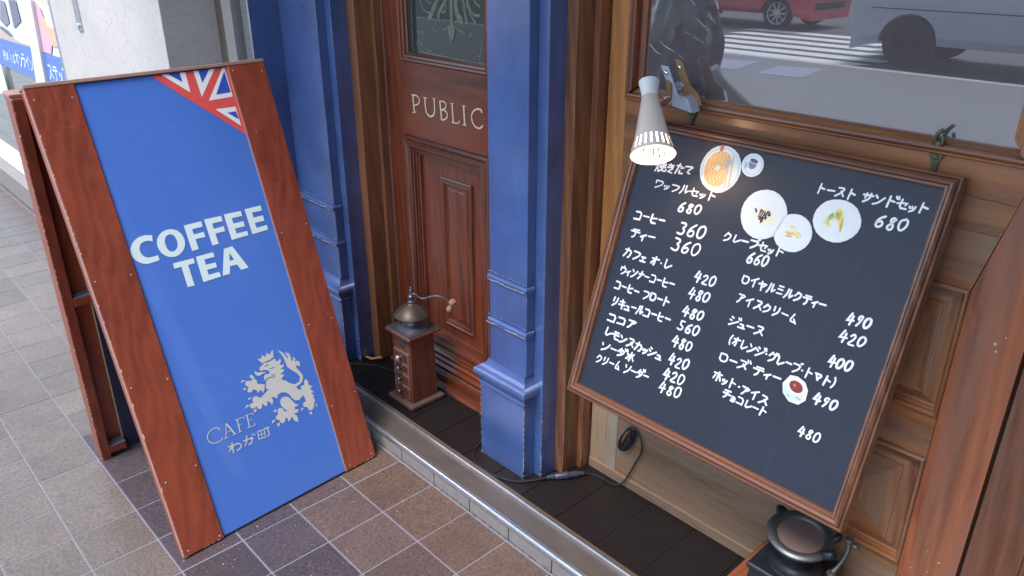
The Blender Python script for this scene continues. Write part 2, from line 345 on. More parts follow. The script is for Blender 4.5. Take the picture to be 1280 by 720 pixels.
# measured outlines of the lettering, crest and etching, in metres on their own surfaces
BK = {'LET': [[[0.1892,0.8904],[0.1695,0.8955],[0.1508,0.894],[0.1331,0.8836],[0.1221,0.8678],[0.1201,0.8514],[0.1255,0.8367],[0.1377,0.8238],[0.1539,0.8172],[0.1725,0.8177],[0.1879,0.8191],[0.1876,0.8334],[0.1736,0.8327],[0.1591,0.8337],[0.1488,0.8415],[0.1447,0.854],[0.1466,0.8668],[0.1542,0.8761],[0.1643,0.8791],[0.1757,0.878],[0.1853,0.8735]],[[0.2809,0.8952],[0.3325,0.895],[0.3323,0.8792],[0.3007,0.8793],[0.3005,0.8635],[0.3307,0.8641],[0.3312,0.8488],[0.3012,0.8495],[0.3018,0.82],[0.2818,0.8195]],[[0.3422,0.8978],[0.3943,0.8959],[0.3943,0.8802],[0.3618,0.881],[0.3617,0.865],[0.3929,0.8652],[0.3924,0.8503],[0.3621,0.8508],[0.363,0.8196],[0.3431,0.8196]],[[0.4034,0.8982],[0.457,0.8964],[0.4565,0.8813],[0.4236,0.882],[0.4235,0.8657],[0.4557,0.8651],[0.4555,0.8495],[0.4233,0.8502],[0.4244,0.8348],[0.4581,0.8344],[0.4582,0.8211],[0.404,0.8205]],[[0.4697,0.8983],[0.5228,0.8983],[0.5221,0.8822],[0.4899,0.8832],[0.4899,0.8679],[0.521,0.8675],[0.5212,0.8511],[0.4891,0.8515],[0.4895,0.836],[0.5247,0.8364],[0.5245,0.8217],[0.4713,0.8206]],[[0.2199,0.8003],[0.2793,0.7992],[0.2787,0.7847],[0.2588,0.7844],[0.2589,0.7236],[0.2388,0.725],[0.239,0.785],[0.2182,0.7852]],[[0.2867,0.8011],[0.3391,0.8006],[0.3388,0.7866],[0.3083,0.7871],[0.3074,0.7713],[0.3369,0.7701],[0.3373,0.7558],[0.3068,0.7566],[0.3068,0.7413],[0.3396,0.7409],[0.3404,0.7264],[0.2855,0.7255]]],'LETH': [[[[0.244,0.8948],[0.2619,0.8844],[0.2712,0.8645],[0.2696,0.8433],[0.2568,0.8252],[0.2385,0.8165],[0.218,0.8184],[0.201,0.8308],[0.1933,0.8503],[0.195,0.8709],[0.2068,0.887],[0.2251,0.895]],[[0.2388,0.8806],[0.2467,0.874],[0.25,0.8602],[0.2488,0.8489],[0.2439,0.8385],[0.2351,0.8327],[0.2255,0.8326],[0.2186,0.8384],[0.2153,0.852],[0.2164,0.8664],[0.2223,0.8764],[0.2305,0.8809]]],[[[0.3727,0.8015],[0.3996,0.8024],[0.4294,0.7279],[0.4046,0.7281],[0.3976,0.7466],[0.3753,0.7477],[0.3676,0.7261],[0.3456,0.7269]],[[0.3858,0.7857],[0.393,0.7632],[0.3786,0.7632]]]],'CAFE': [[[[0.2003,0.2995],[0.2003,0.3069],[0.1934,0.312],[0.1779,0.3116],[0.1665,0.3051],[0.16,0.2936],[0.1619,0.281],[0.1715,0.2713],[0.1841,0.2689],[0.1951,0.271],[0.2027,0.2746]],0.00173],[[[0.2235,0.3111],[0.2179,0.291],[0.2103,0.2712]],0.00154],[[[0.2242,0.3107],[0.232,0.29],[0.2394,0.2701]],0.00308],[[[0.2156,0.2855],[0.2334,0.2846]],0.00116],[[[0.205,0.2709],[0.2177,0.2699]],0.00116],[[[0.2315,0.2702],[0.245,0.2708]],0.00116],[[[0.258,0.3091],[0.2557,0.2708]],0.0027],[[[0.2513,0.3091],[0.2778,0.3082],[0.2783,0.301]],0.00135],[[[0.2575,0.2906],[0.2681,0.2905]],0.00116],[[[0.2493,0.271],[0.2626,0.2704]],0.00116],[[[0.2894,0.3088],[0.2868,0.2708]],0.0027],[[[0.2836,0.3094],[0.3073,0.3083],[0.3076,0.3009]],0.00135],[[[0.2888,0.2915],[0.3012,0.291]],0.00116],[[[0.2803,0.2716],[0.3043,0.2698],[0.3042,0.278]],0.00135]],'WAGA': [[[[0.2228,0.2502],[0.2208,0.2365],[0.2187,0.2192]],0.00366],[[[0.2085,0.2427],[0.2205,0.2414],[0.2079,0.2291]],0.00328],[[[0.2152,0.2332],[0.2285,0.2414],[0.2402,0.2408],[0.2478,0.2325],[0.2428,0.2235],[0.2301,0.2214]],0.00347],[[[0.2553,0.2392],[0.2722,0.2396],[0.2819,0.2373],[0.2818,0.2292],[0.2753,0.2218],[0.2677,0.2237]],0.00347],[[[0.2705,0.2512],[0.2657,0.2344],[0.2561,0.2232]],0.00347],[[[0.2824,0.2416],[0.2869,0.2323]],0.00308],[[[0.2866,0.2487],[0.2894,0.242]],0.00212],[[[0.2929,0.2486],[0.296,0.2409]],0.00212],[[[0.3053,0.2484],[0.3033,0.2248],[0.3243,0.2225],[0.3263,0.2463],[0.3053,0.2484]],0.0027],[[[0.3159,0.2469],[0.3136,0.2239]],0.00212],[[[0.3044,0.2371],[0.3253,0.2344]],0.00212],[[[0.3258,0.2474],[0.3451,0.2461]],0.00328],[[[0.3375,0.246],[0.3382,0.2245],[0.3298,0.222]],0.00328]],'LION': [[[0.3818,0.4344],[0.3904,0.438],[0.4046,0.4353],[0.4149,0.4377],[0.4247,0.4386],[0.4258,0.4293],[0.4355,0.428],[0.4409,0.4344],[0.4413,0.4222],[0.4341,0.4157],[0.4425,0.4101],[0.4481,0.414],[0.4448,0.4051],[0.4318,0.4005],[0.4443,0.3956],[0.44,0.39],[0.4262,0.3869],[0.4383,0.381],[0.4325,0.3748],[0.4246,0.3701],[0.437,0.3608],[0.4483,0.3477],[0.4634,0.338],[0.4802,0.3411],[0.4863,0.3535],[0.4809,0.3679],[0.4674,0.383],[0.4563,0.397],[0.4536,0.4126],[0.4527,0.4299],[0.4477,0.4463],[0.4402,0.4587],[0.4499,0.4532],[0.4585,0.4399],[0.4627,0.4249],[0.4644,0.4182],[0.4656,0.4323],[0.4617,0.4459],[0.474,0.436],[0.4758,0.4237],[0.475,0.413],[0.4773,0.4097],[0.4814,0.4143],[0.483,0.4234],[0.4891,0.4138],[0.4838,0.4055],[0.4932,0.4061],[0.4996,0.3975],[0.4958,0.3855],[0.4911,0.3873],[0.4906,0.3941],[0.4836,0.3909],[0.4836,0.3845],[0.4884,0.3748],[0.4955,0.3597],[0.4955,0.3474],[0.4877,0.3356],[0.4744,0.3311],[0.4648,0.33],[0.4677,0.3185],[0.477,0.3147],[0.4808,0.3198],[0.478,0.3259],[0.492,0.324],[0.4941,0.3331],[0.5015,0.3412],[0.5085,0.3298],[0.5057,0.3209],[0.5179,0.3085],[0.5067,0.3056],[0.5174,0.29],[0.5064,0.2912],[0.5151,0.277],[0.5084,0.2772],[0.5131,0.264],[0.5059,0.2544],[0.5012,0.2439],[0.4924,0.2376],[0.4833,0.2427],[0.4794,0.2557],[0.4696,0.2586],[0.4693,0.2699],[0.4771,0.2736],[0.4823,0.2731],[0.482,0.2845],[0.4777,0.2962],[0.4702,0.2894],[0.46,0.2862],[0.4482,0.2904],[0.4411,0.301],[0.4356,0.3161],[0.4239,0.3278],[0.4098,0.3316],[0.3979,0.328],[0.395,0.3171],[0.3889,0.3257],[0.3787,0.3305],[0.3806,0.3173],[0.3739,0.3064],[0.3703,0.3161],[0.362,0.3242],[0.36,0.315],[0.354,0.3094],[0.3484,0.3181],[0.3451,0.3241],[0.3422,0.3135],[0.3342,0.3087],[0.3276,0.3143],[0.3253,0.3225],[0.32,0.3193],[0.3106,0.3212],[0.3057,0.329],[0.308,0.3361],[0.3192,0.3368],[0.3195,0.3465],[0.3261,0.3528],[0.335,0.3518],[0.341,0.3444],[0.3466,0.3416],[0.3641,0.3497],[0.3799,0.3578],[0.3704,0.3589],[0.374,0.3747],[0.379,0.3846],[0.39,0.3893],[0.3976,0.3896],[0.3887,0.3913],[0.3786,0.3893],[0.3723,0.3859],[0.3743,0.3992],[0.3813,0.4036],[0.3938,0.4002],[0.3965,0.4067],[0.3905,0.4145],[0.3818,0.417],[0.3695,0.4191],[0.3682,0.4268],[0.3718,0.4311],[0.3782,0.4319]],[[0.3713,0.4569],[0.3834,0.4541],[0.3882,0.4631],[0.3975,0.4542],[0.4056,0.4647],[0.413,0.4544],[0.4187,0.4616],[0.4281,0.4672],[0.4215,0.4434],[0.408,0.44],[0.3951,0.4407],[0.3822,0.4384]],[[0.3535,0.4271],[0.3572,0.4185],[0.3734,0.4139],[0.3868,0.4091],[0.3733,0.4077],[0.3616,0.406],[0.3539,0.4108],[0.351,0.4191]],[[0.3486,0.3858],[0.3704,0.3752],[0.3665,0.3632],[0.3575,0.3524],[0.3554,0.3605],[0.3521,0.3646],[0.3424,0.3577],[0.3403,0.3685],[0.3313,0.3749],[0.3258,0.369],[0.317,0.37],[0.3126,0.3763],[0.3144,0.3818],[0.321,0.3853],[0.315,0.3922],[0.3119,0.3997],[0.3177,0.4063],[0.3263,0.405],[0.3324,0.4],[0.3372,0.4047],[0.3442,0.4037],[0.3503,0.3968]],[[0.3316,0.4187],[0.3413,0.4176],[0.3472,0.4045],[0.3361,0.4071]],[[0.2986,0.4086],[0.3091,0.4133],[0.3184,0.4086],[0.3089,0.4071]],[[0.2994,0.3888],[0.3119,0.3881],[0.3086,0.3806]],[[0.3054,0.3507],[0.3124,0.3558],[0.3208,0.3532],[0.3123,0.3496]],[[0.2888,0.33],[0.2974,0.337],[0.3053,0.3364],[0.3028,0.3312]],[[0.314,0.3147],[0.3195,0.3177],[0.3243,0.3112],[0.3128,0.3053]],[[0.4007,0.3074],[0.4083,0.3152],[0.4221,0.3143],[0.4325,0.3064],[0.4385,0.2928],[0.4449,0.2802],[0.4566,0.2716],[0.4391,0.2703],[0.4397,0.2639],[0.4524,0.2585],[0.4435,0.2512],[0.4309,0.2529],[0.4395,0.243],[0.439,0.2208],[0.4266,0.2313],[0.4228,0.2478],[0.4166,0.2406],[0.4085,0.2355],[0.4071,0.2472],[0.4021,0.2519],[0.3975,0.2416],[0.3876,0.2386],[0.3812,0.2464],[0.3818,0.2522],[0.3717,0.2603],[0.3733,0.2693],[0.3828,0.2713],[0.3844,0.284],[0.3909,0.2885],[0.4021,0.2837],[0.4046,0.2716],[0.4155,0.2694],[0.4078,0.2776],[0.4,0.2931]],[[0.3697,0.2854],[0.3813,0.2902],[0.3804,0.2796]],[[0.3552,0.2518],[0.3593,0.2609],[0.3681,0.2607],[0.3664,0.2553]],[[0.3703,0.2439],[0.3779,0.2478],[0.3791,0.2399],[0.372,0.2333]],[[0.4569,0.2478],[0.4608,0.2599],[0.4682,0.2542],[0.4625,0.2529]],[[0.4815,0.2372],[0.491,0.2332],[0.4893,0.2238],[0.4829,0.2291]],[[0.5081,0.2485],[0.5126,0.2541],[0.5151,0.2405]]],'LLINE': [[[0.3982,0.4151],[0.4091,0.4136],[0.4152,0.4149]],[[0.3873,0.428],[0.3936,0.4274],[0.3981,0.4296]],[[0.379,0.3874],[0.3885,0.3908],[0.4072,0.3839],[0.4069,0.3936],[0.399,0.3939]]],'JR': [[[0.3221,1.3157],[0.536,1.3194],[0.5373,1.1104]]],'JW': [[[0.3488,1.3163],[0.4172,1.3174],[0.4149,1.2549]],[[0.4415,1.3178],[0.5062,1.3188],[0.4437,1.2383]],[[0.5306,1.319],[0.5372,1.319],[0.5368,1.2274],[0.461,1.2252]],[[0.4731,1.1985],[0.5363,1.1979],[0.5359,1.1399]]],'JB': [[[0.3663,1.3165],[0.4002,1.3171],[0.401,1.2868]],[[0.4558,1.3175],[0.4889,1.3184],[0.4573,1.2777]],[[0.533,1.3035],[0.5339,1.2407],[0.488,1.2398]],[[0.5052,1.1839],[0.5327,1.1842],[0.5349,1.1595]]],'MENU': [['焼きたて',0.0797,0.6275,0.193,0.6386,0.0206],['ワッフルセット',0.0925,0.589,0.2744,0.5915,0.0195],['680',0.1764,0.5466,0.2447,0.5521,0.0242],['コーヒー',0.0575,0.497,0.153,0.5,0.0254],['360',0.1923,0.4916,0.2732,0.4969,0.0304],['ティー',0.0599,0.4506,0.139,0.4527,0.0257],['360',0.1878,0.4506,0.2721,0.4557,0.0307],['カフェ オ·レ',0.0563,0.398,0.2084,0.3996,0.0237],['420',0.2749,0.3951,0.3358,0.3989,0.0241],['ウィンナーコーヒー',0.0599,0.3512,0.2293,0.3584,0.0217],['480',0.2719,0.3514,0.3319,0.3568,0.0244],['コーヒー フロート',0.0553,0.3081,0.2311,0.3133,0.0231],['480',0.27,0.3077,0.3305,0.31,0.0245],['リキュールコーヒー',0.0608,0.2635,0.2459,0.2724,0.0232],['560',0.2683,0.2698,0.3311,0.2706,0.0247],['ココア',0.0599,0.2209,0.1546,0.2264,0.0223],['480',0.2658,0.2271,0.3241,0.2291,0.025],['レモンスカッシュ',0.0634,0.1818,0.2526,0.1789,0.0224],['420',0.2696,0.1791,0.3299,0.1838,0.0251],['ソーダ水',0.064,0.1426,0.1771,0.1476,0.0225],['420',0.2669,0.1398,0.3298,0.1453,0.0253],['クリーム ソーダー',0.0599,0.1046,0.2313,0.1157,0.0217],['480',0.2653,0.1038,0.3309,0.1101,0.0255],['トースト サンドセット',0.5005,0.665,0.7346,0.6712,0.0202],['680',0.6395,0.6244,0.7065,0.6291,0.0242],['クレープセット',0.3188,0.5104,0.4766,0.5097,0.0203],['660',0.3913,0.475,0.447,0.4798,0.0237],['ロイヤルミルクティー',0.3955,0.4272,0.6003,0.4285,0.021],['アイスクリーム',0.397,0.384,0.5507,0.3797,0.0211],['ジュース',0.3956,0.3266,0.4865,0.3286,0.0214],['(オレンジ·グレープ·トマト)',0.4074,0.2843,0.672,0.2764,0.0215],['ローズ ティー',0.3968,0.2374,0.5556,0.2416,0.0218],['ホット·アイス',0.3968,0.191,0.5442,0.1831,0.022],['チョコレート',0.4338,0.1617,0.5488,0.1569,0.0199],['490',0.6484,0.4163,0.7,0.4221,0.0226],['420',0.6441,0.3756,0.7017,0.3808,0.0228],['400',0.6393,0.3169,0.6918,0.3249,0.0222],['490',0.6345,0.2313,0.6886,0.2335,0.0226],['480',0.6251,0.152,0.6763,0.1533,0.0213]],'PUB': [[[[-2.2628,1.0981],[-2.2586,1.0368]],0.00747],[[[-2.2603,1.0975],[-2.2345,1.0973],[-2.2229,1.0836],[-2.2343,1.0682],[-2.2555,1.0621]],0.00513],[[[-2.2707,1.0977],[-2.2525,1.098]],0.00327],[[[-2.2693,1.0339],[-2.2469,1.0401]],0.00327],[[[-2.1941,1.0967],[-2.1921,1.0543],[-2.1806,1.0392],[-2.1633,1.0357],[-2.1464,1.0443],[-2.1404,1.0619],[-2.1419,1.0992]],0.007],[[[-2.2026,1.097],[-2.1815,1.0968]],0.00327],[[[-2.1506,1.1004],[-2.1345,1.0999]],0.00327],[[[-2.1105,1.0976],[-2.1043,1.0371]],0.00747],[[[-2.1105,1.0967],[-2.0841,1.0983],[-2.0751,1.0892],[-2.083,1.0748],[-2.1049,1.0686]],0.00513],[[[-2.1049,1.0686],[-2.081,1.0691],[-2.0697,1.0574],[-2.0776,1.0428],[-2.0972,1.0346],[-2.1092,1.0364]],0.0056],[[[-2.0456,1.0978],[-2.0416,1.0356]],0.00747],[[[-2.0545,1.0974],[-2.0363,1.0982]],0.00327],[[[-2.0505,1.0347],[-2.0145,1.0357],[-2.0072,1.0469]],0.0042],[[[-1.9856,1.0976],[-1.9819,1.0371]],0.00793],[[[-1.9937,1.0979],[-1.9734,1.0985]],0.00327],[[[-1.9938,1.036],[-1.9733,1.0364]],0.00327],[[[-1.8954,1.0888],[-1.8965,1.0985],[-1.9159,1.0999],[-1.9359,1.0904],[-1.9475,1.0729],[-1.9436,1.0533],[-1.9307,1.0395],[-1.911,1.036],[-1.8978,1.0419],[-1.8919,1.05]],0.00607]],'ETCH': [[[[-2.0523,1.4398],[-2.0514,1.4001],[-2.0526,1.353],[-2.0508,1.3192]],0.01517],[[[-2.1144,1.437],[-2.1243,1.4163],[-2.1436,1.3881],[-2.1662,1.3591]],0.0175],[[[-2.0722,1.4322],[-2.0785,1.4186],[-2.0967,1.3976],[-2.1212,1.3723],[-2.1154,1.3539]],0.01283],[[[-2.2179,1.4323],[-2.2134,1.4118],[-2.2031,1.3881],[-2.1801,1.3739],[-2.1443,1.3778]],0.00583],[[[-2.0891,1.4114],[-2.0751,1.3988],[-2.0803,1.385],[-2.0977,1.3799]],0.00583],[[[-2.0277,1.4343],[-2.0264,1.4015],[-2.0221,1.3752],[-2.0035,1.3598]],0.01983],[[[-1.9951,1.4359],[-1.9882,1.4036],[-1.9811,1.3778],[-1.9765,1.3566]],0.01283],[[[-1.979,1.4366],[-1.9591,1.3955],[-1.9384,1.3805],[-1.9149,1.382]],0.00817],[[[-1.9746,1.4109],[-1.9543,1.3795],[-1.9364,1.3611]],0.00933],[[[-2.0192,1.3787],[-1.9975,1.3734],[-2.0062,1.3612],[-2.0256,1.3583]],0.00525],[[[-2.1352,1.3352],[-2.1487,1.3272],[-2.1422,1.3172],[-2.1183,1.3236],[-2.101,1.3428],[-2.1052,1.3287],[-2.0921,1.3256],[-2.0773,1.3342]],0.00408],[[[-2.0373,1.344],[-2.0158,1.3287],[-1.9884,1.3274],[-1.9779,1.3148],[-1.9563,1.3172],[-1.9532,1.3285],[-1.9667,1.3257]],0.00408],[[[-2.2615,1.4234],[-2.2657,1.3383],[-2.2653,1.2457]],0.00292],[[[-2.2139,1.245],[-1.8841,1.2378]],0.00583],[[[-2.2147,1.234],[-1.8843,1.2287]],0.00292],[[[-2.2274,1.3107],[-2.1955,1.3114],[-2.1995,1.2896],[-2.2116,1.276],[-2.2299,1.2799],[-2.2433,1.2678]],0.00467],[[[-2.2347,1.2577],[-2.2179,1.2737],[-2.1965,1.272],[-2.1883,1.2583],[-2.1614,1.2529]],0.00467],[[[-1.8955,1.3215],[-1.9094,1.2806],[-1.9157,1.2395]],0.0035],[[[-1.937,1.2407],[-1.9258,1.2622],[-1.9099,1.2604]],0.00467],[[[-1.9421,1.4351],[-1.9322,1.4164],[-1.9117,1.4079]],0.007],[[[-2.1795,1.4238],[-2.1718,1.4071],[-2.1543,1.4046]],0.00583]],'ETCHP': [[[-2.0744,1.3345],[-2.061,1.3423],[-2.0374,1.3433],[-2.0324,1.3291],[-2.042,1.3027],[-2.0514,1.283],[-2.063,1.301]]],'POST': {'m1': [[-4.8926,1.3011],[-4.7488,1.3084],[-4.8424,0.8706],[-5.0414,0.8459]],'m0': [[-5.9094,0.8704],[-5.8344,0.8782],[-5.8215,0.6996],[-6.1355,0.6585]],'b1': [[-5.7256,1.0426],[-5.0057,1.0498],[-5.0023,0.8761],[-5.9094,0.8704]],'b2': [[-4.8451,1.044],[-4.4447,1.0498],[-4.3858,0.9272],[-4.8424,0.8706]],'arch': [[-5.6587,1.1053],[-5.4984,1.08],[-5.3367,1.0637],[-5.1447,1.0585],[-4.9921,1.0649],[-5.0057,1.0498],[-5.7256,1.0426]],'t1': [[-5.7466,0.9153],[-5.0698,0.9189]],'t2': [[-4.7967,0.9112],[-4.433,0.9213]],'th': [[-5.6651,0.9936],[-5.7286,0.9171]],'dk': [[-5.2929,1.2809],[-5.1294,1.2892],[-5.1261,1.1795],[-5.3178,1.1269]],'dk2': [[-5.4815,1.2714],[-5.3937,1.2687],[-5.393,1.154],[-5.5147,1.1233],[-5.6066,1.1541]],'dk3': [[-5.6412,1.1217],[-5.4736,1.1042],[-5.3805,1.0784],[-5.6852,1.0804]],'pk': [[-4.7616,1.3078],[-4.6705,1.2744],[-4.642,1.2253],[-4.6681,1.1526],[-4.6017,1.1061],[-4.6577,1.0517],[-4.8419,1.0477]],'sk': [[-4.749,1.2117],[-4.6362,1.2321],[-4.4277,1.1839],[-4.4207,1.1093],[-4.5884,1.0943],[-4.6536,1.1277]],'wh': [[-4.5846,1.2794],[-4.4621,1.3047],[-4.4375,1.2265],[-4.4509,1.1821],[-4.621,1.1948]],'sk2': [[-4.6857,1.3116],[-4.401,1.326],[-4.4397,1.251],[-4.5892,1.2603]],'gr': [[-5.9094,0.8704],[-5.0057,0.8721],[-5.0121,0.8496],[-5.7644,0.7563]]}}
# ================================================================== THE SETTING
YW = 1.65
TW = lambda u, v, w: (u, YW-w, v)
# ---- pavement: grout bed with single tiles laid on it
pav = tag(MB().box(-30, 14, -1.4, 1.2095, -.2, -.0018).build('pavement', M['grout']), kind='structure')
walk = tag(MB().box(-60, 60, -7.5, -1.4, -.2, -.002).build('sidewalk', M['slabs']), kind='structure')
road = tag(MB().box(-120, 120, -160, -7.66, -.4, -.12).build('road', M['asphalt']), kind='structure')
kb = MB()
for i in range(60): kb.box(-30+i*1.0, -30+i*1.0+.99, -7.66, -7.5, -.3, .0, .01)
tag(kb.build('kerb', M['concrete']), kind='structure')
gnd = tag(MB().box(-300, 300, 3.4, 300, -.4, -.21).build('ground', M['asphalt']), kind='structure')
XL = [-1.655+.1748*k for k in range(-70, 14)]
YL = [1.2045, 1.0155, .827, .648, .4685, .2885, .108, -.072, -.252, -.432, -.612, -.792, -.972, -1.152, -1.332]
tmesh = {}
far = MB(); cnt = 0
for j in range(len(YL)-1):
    y1, y0 = YL[j], YL[j+1]
    for i in range(len(XL)-1):
        x0, x1 = XL[i], XL[i+1]; cx = (x0+x1)/2; cy = (y0+y1)/2
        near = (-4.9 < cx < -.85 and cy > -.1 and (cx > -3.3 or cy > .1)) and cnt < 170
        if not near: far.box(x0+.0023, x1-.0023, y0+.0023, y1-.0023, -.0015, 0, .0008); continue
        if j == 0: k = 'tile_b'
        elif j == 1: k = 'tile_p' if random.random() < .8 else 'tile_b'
        elif j in (2, 3): k = 'tile_d' if cx > -2.75 else 'tile_glare'
        else: k = 'tile_glare' if cx < -1.9 else 'tile_b'
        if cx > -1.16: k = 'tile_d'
        if cx < -2.75: k = 'tile_glare'
        key = (k, round(y1-y0, 4))
        hx = (x1-x0)/2-.0023; hy = (y1-y0)/2-.0023
        if key not in tmesh:
            o = MB().box(-hx, hx, -hy, hy, -.006, 0, .0013).build('tile', M[k]); tmesh[key] = o.data
        else: o = bpy.data.objects.new('tile', tmesh[key]); COL.objects.link(o)
        o.location = (cx, cy, random.uniform(-.0007, .0005)); o.rotation_euler = (random.uniform(-.003, .003), random.uniform(-.003, .003), 0)
        o.parent = pav; cnt += 1
tag(far.build('distant_tile', M['tile_glare'], pav), kind='stuff')
# small white specks of grit and a gum spot on the tiles
gr = MB()
for k in range(60):
    x = random.uniform(-3.0, -1.2); y = 1.2-abs(random.gauss(0, .35)); r = random.uniform(.0008, .0024)
    if y < -.2: continue
    gr.add([(x+r*math.cos(a+.3)*random.uniform(.7, 1.2), y+r*math.sin(a+.3)*random.uniform(.7, 1.2), .0012) for a in (0, 1.2, 2.4, 3.7, 5)], [(0, 1, 2, 3, 4)])
tag(gr.build('grit', M['chip'], pav), kind='stuff'); gr = MB()
for k in range(160):
    x = random.uniform(-2.3, -.9); y = 1.2115-abs(random.gauss(0, .002)); r = random.uniform(.001, .003)
    gr.add([(x-r, y-r, .001), (x+r, y-r*.6, .001), (x+r*.4, y+r, .003)], [(0, 1, 2)])
tag(gr.build('debris', M['debris'], pav), kind='stuff')
# ---- recess floor behind the sill, dark square tiles
rf = tag(MB().box(-4, 1.5, 1.30, 1.70, -.2, -.004).build('recess_floor', M['groutdk']), kind='structure')
fx = [-1.867+.1585*k*1.0 for k in range(-10, 20)]
fx = [-2.795, -2.635, -2.475, -2.315, -2.155, -2.01, -1.867, -1.71, -1.56, -1.42, -1.276, -1.117, -.958, -.8, -.64, -.48, -.32, -.16, 0]
for a, b in zip(fx, fx[1:]):
    for (c, d) in ((1.3355, 1.70),):
        o = MB().box(a+.0015, b-.0015, c+.0015, d-.0015, -.006, random.uniform(-.0008, .0004), .001).build('floor_tile', M['floor_tile'], rf)
# ---- the sill: riser tiles, outer rail, channel, inner rail
sill = thing('door_sill', 'long metal door sill with grooved track between the brown pavement tiles and the dark recess floor', 'door sill', (-1.5, 1.28, 0))
tw = .1748
for i in range(-8, 12):
    x0 = -1.655+tw*i; MB().box(x0+.002, x0+tw-.002, 1.2135, 1.2305, -.02, .043+random.uniform(-.0006, .0006), .0012).build('riser_tile', M['kerbstone'], sill)
MB().box(-3.1, 1.2, 1.2096, 1.2134, -.05, -.006).build('joint', M['groutdk'], sill)
MB().box(-3.1, 1.2, 1.2305, 1.30, -.05, .036).build('sill_bed', M['groutdk'], sill)
o = MB(); pr = [(1.2115, .043), (1.2105, .047), (1.2115, .0565), (1.214, .0600), (1.2175, .0612), (1.2215, .0598), (1.2245, .056), (1.2255, .047)]
o.add([(x, y, z) for x in (-3.1, 1.2) for y, z in pr], [(i, i+1, i+9, i+8) for i in range(7)]+[(0, 8, 15, 7)]); o.build('outer_rail', M['alu'], sill, smooth=True)
MB().box(-3.1, 1.2, 1.2256, 1.2330, .036, .0535, .001).build('outer_strip', M['alu'], sill)
MB().box(-3.1, 1.2, 1.2331, 1.3085, .036, .0485, .001).build('channel', M['aludark'], sill)
MB().box(-3.1, 1.2, 1.3086, 1.3150, .036, .0585, .0015).build('inner_rail', M['alu'], sill)
MB().box(-3.1, 1.2, 1.3151, 1.3350, -.01, .050, .0015).build('flange', M['alubrown'], sill)

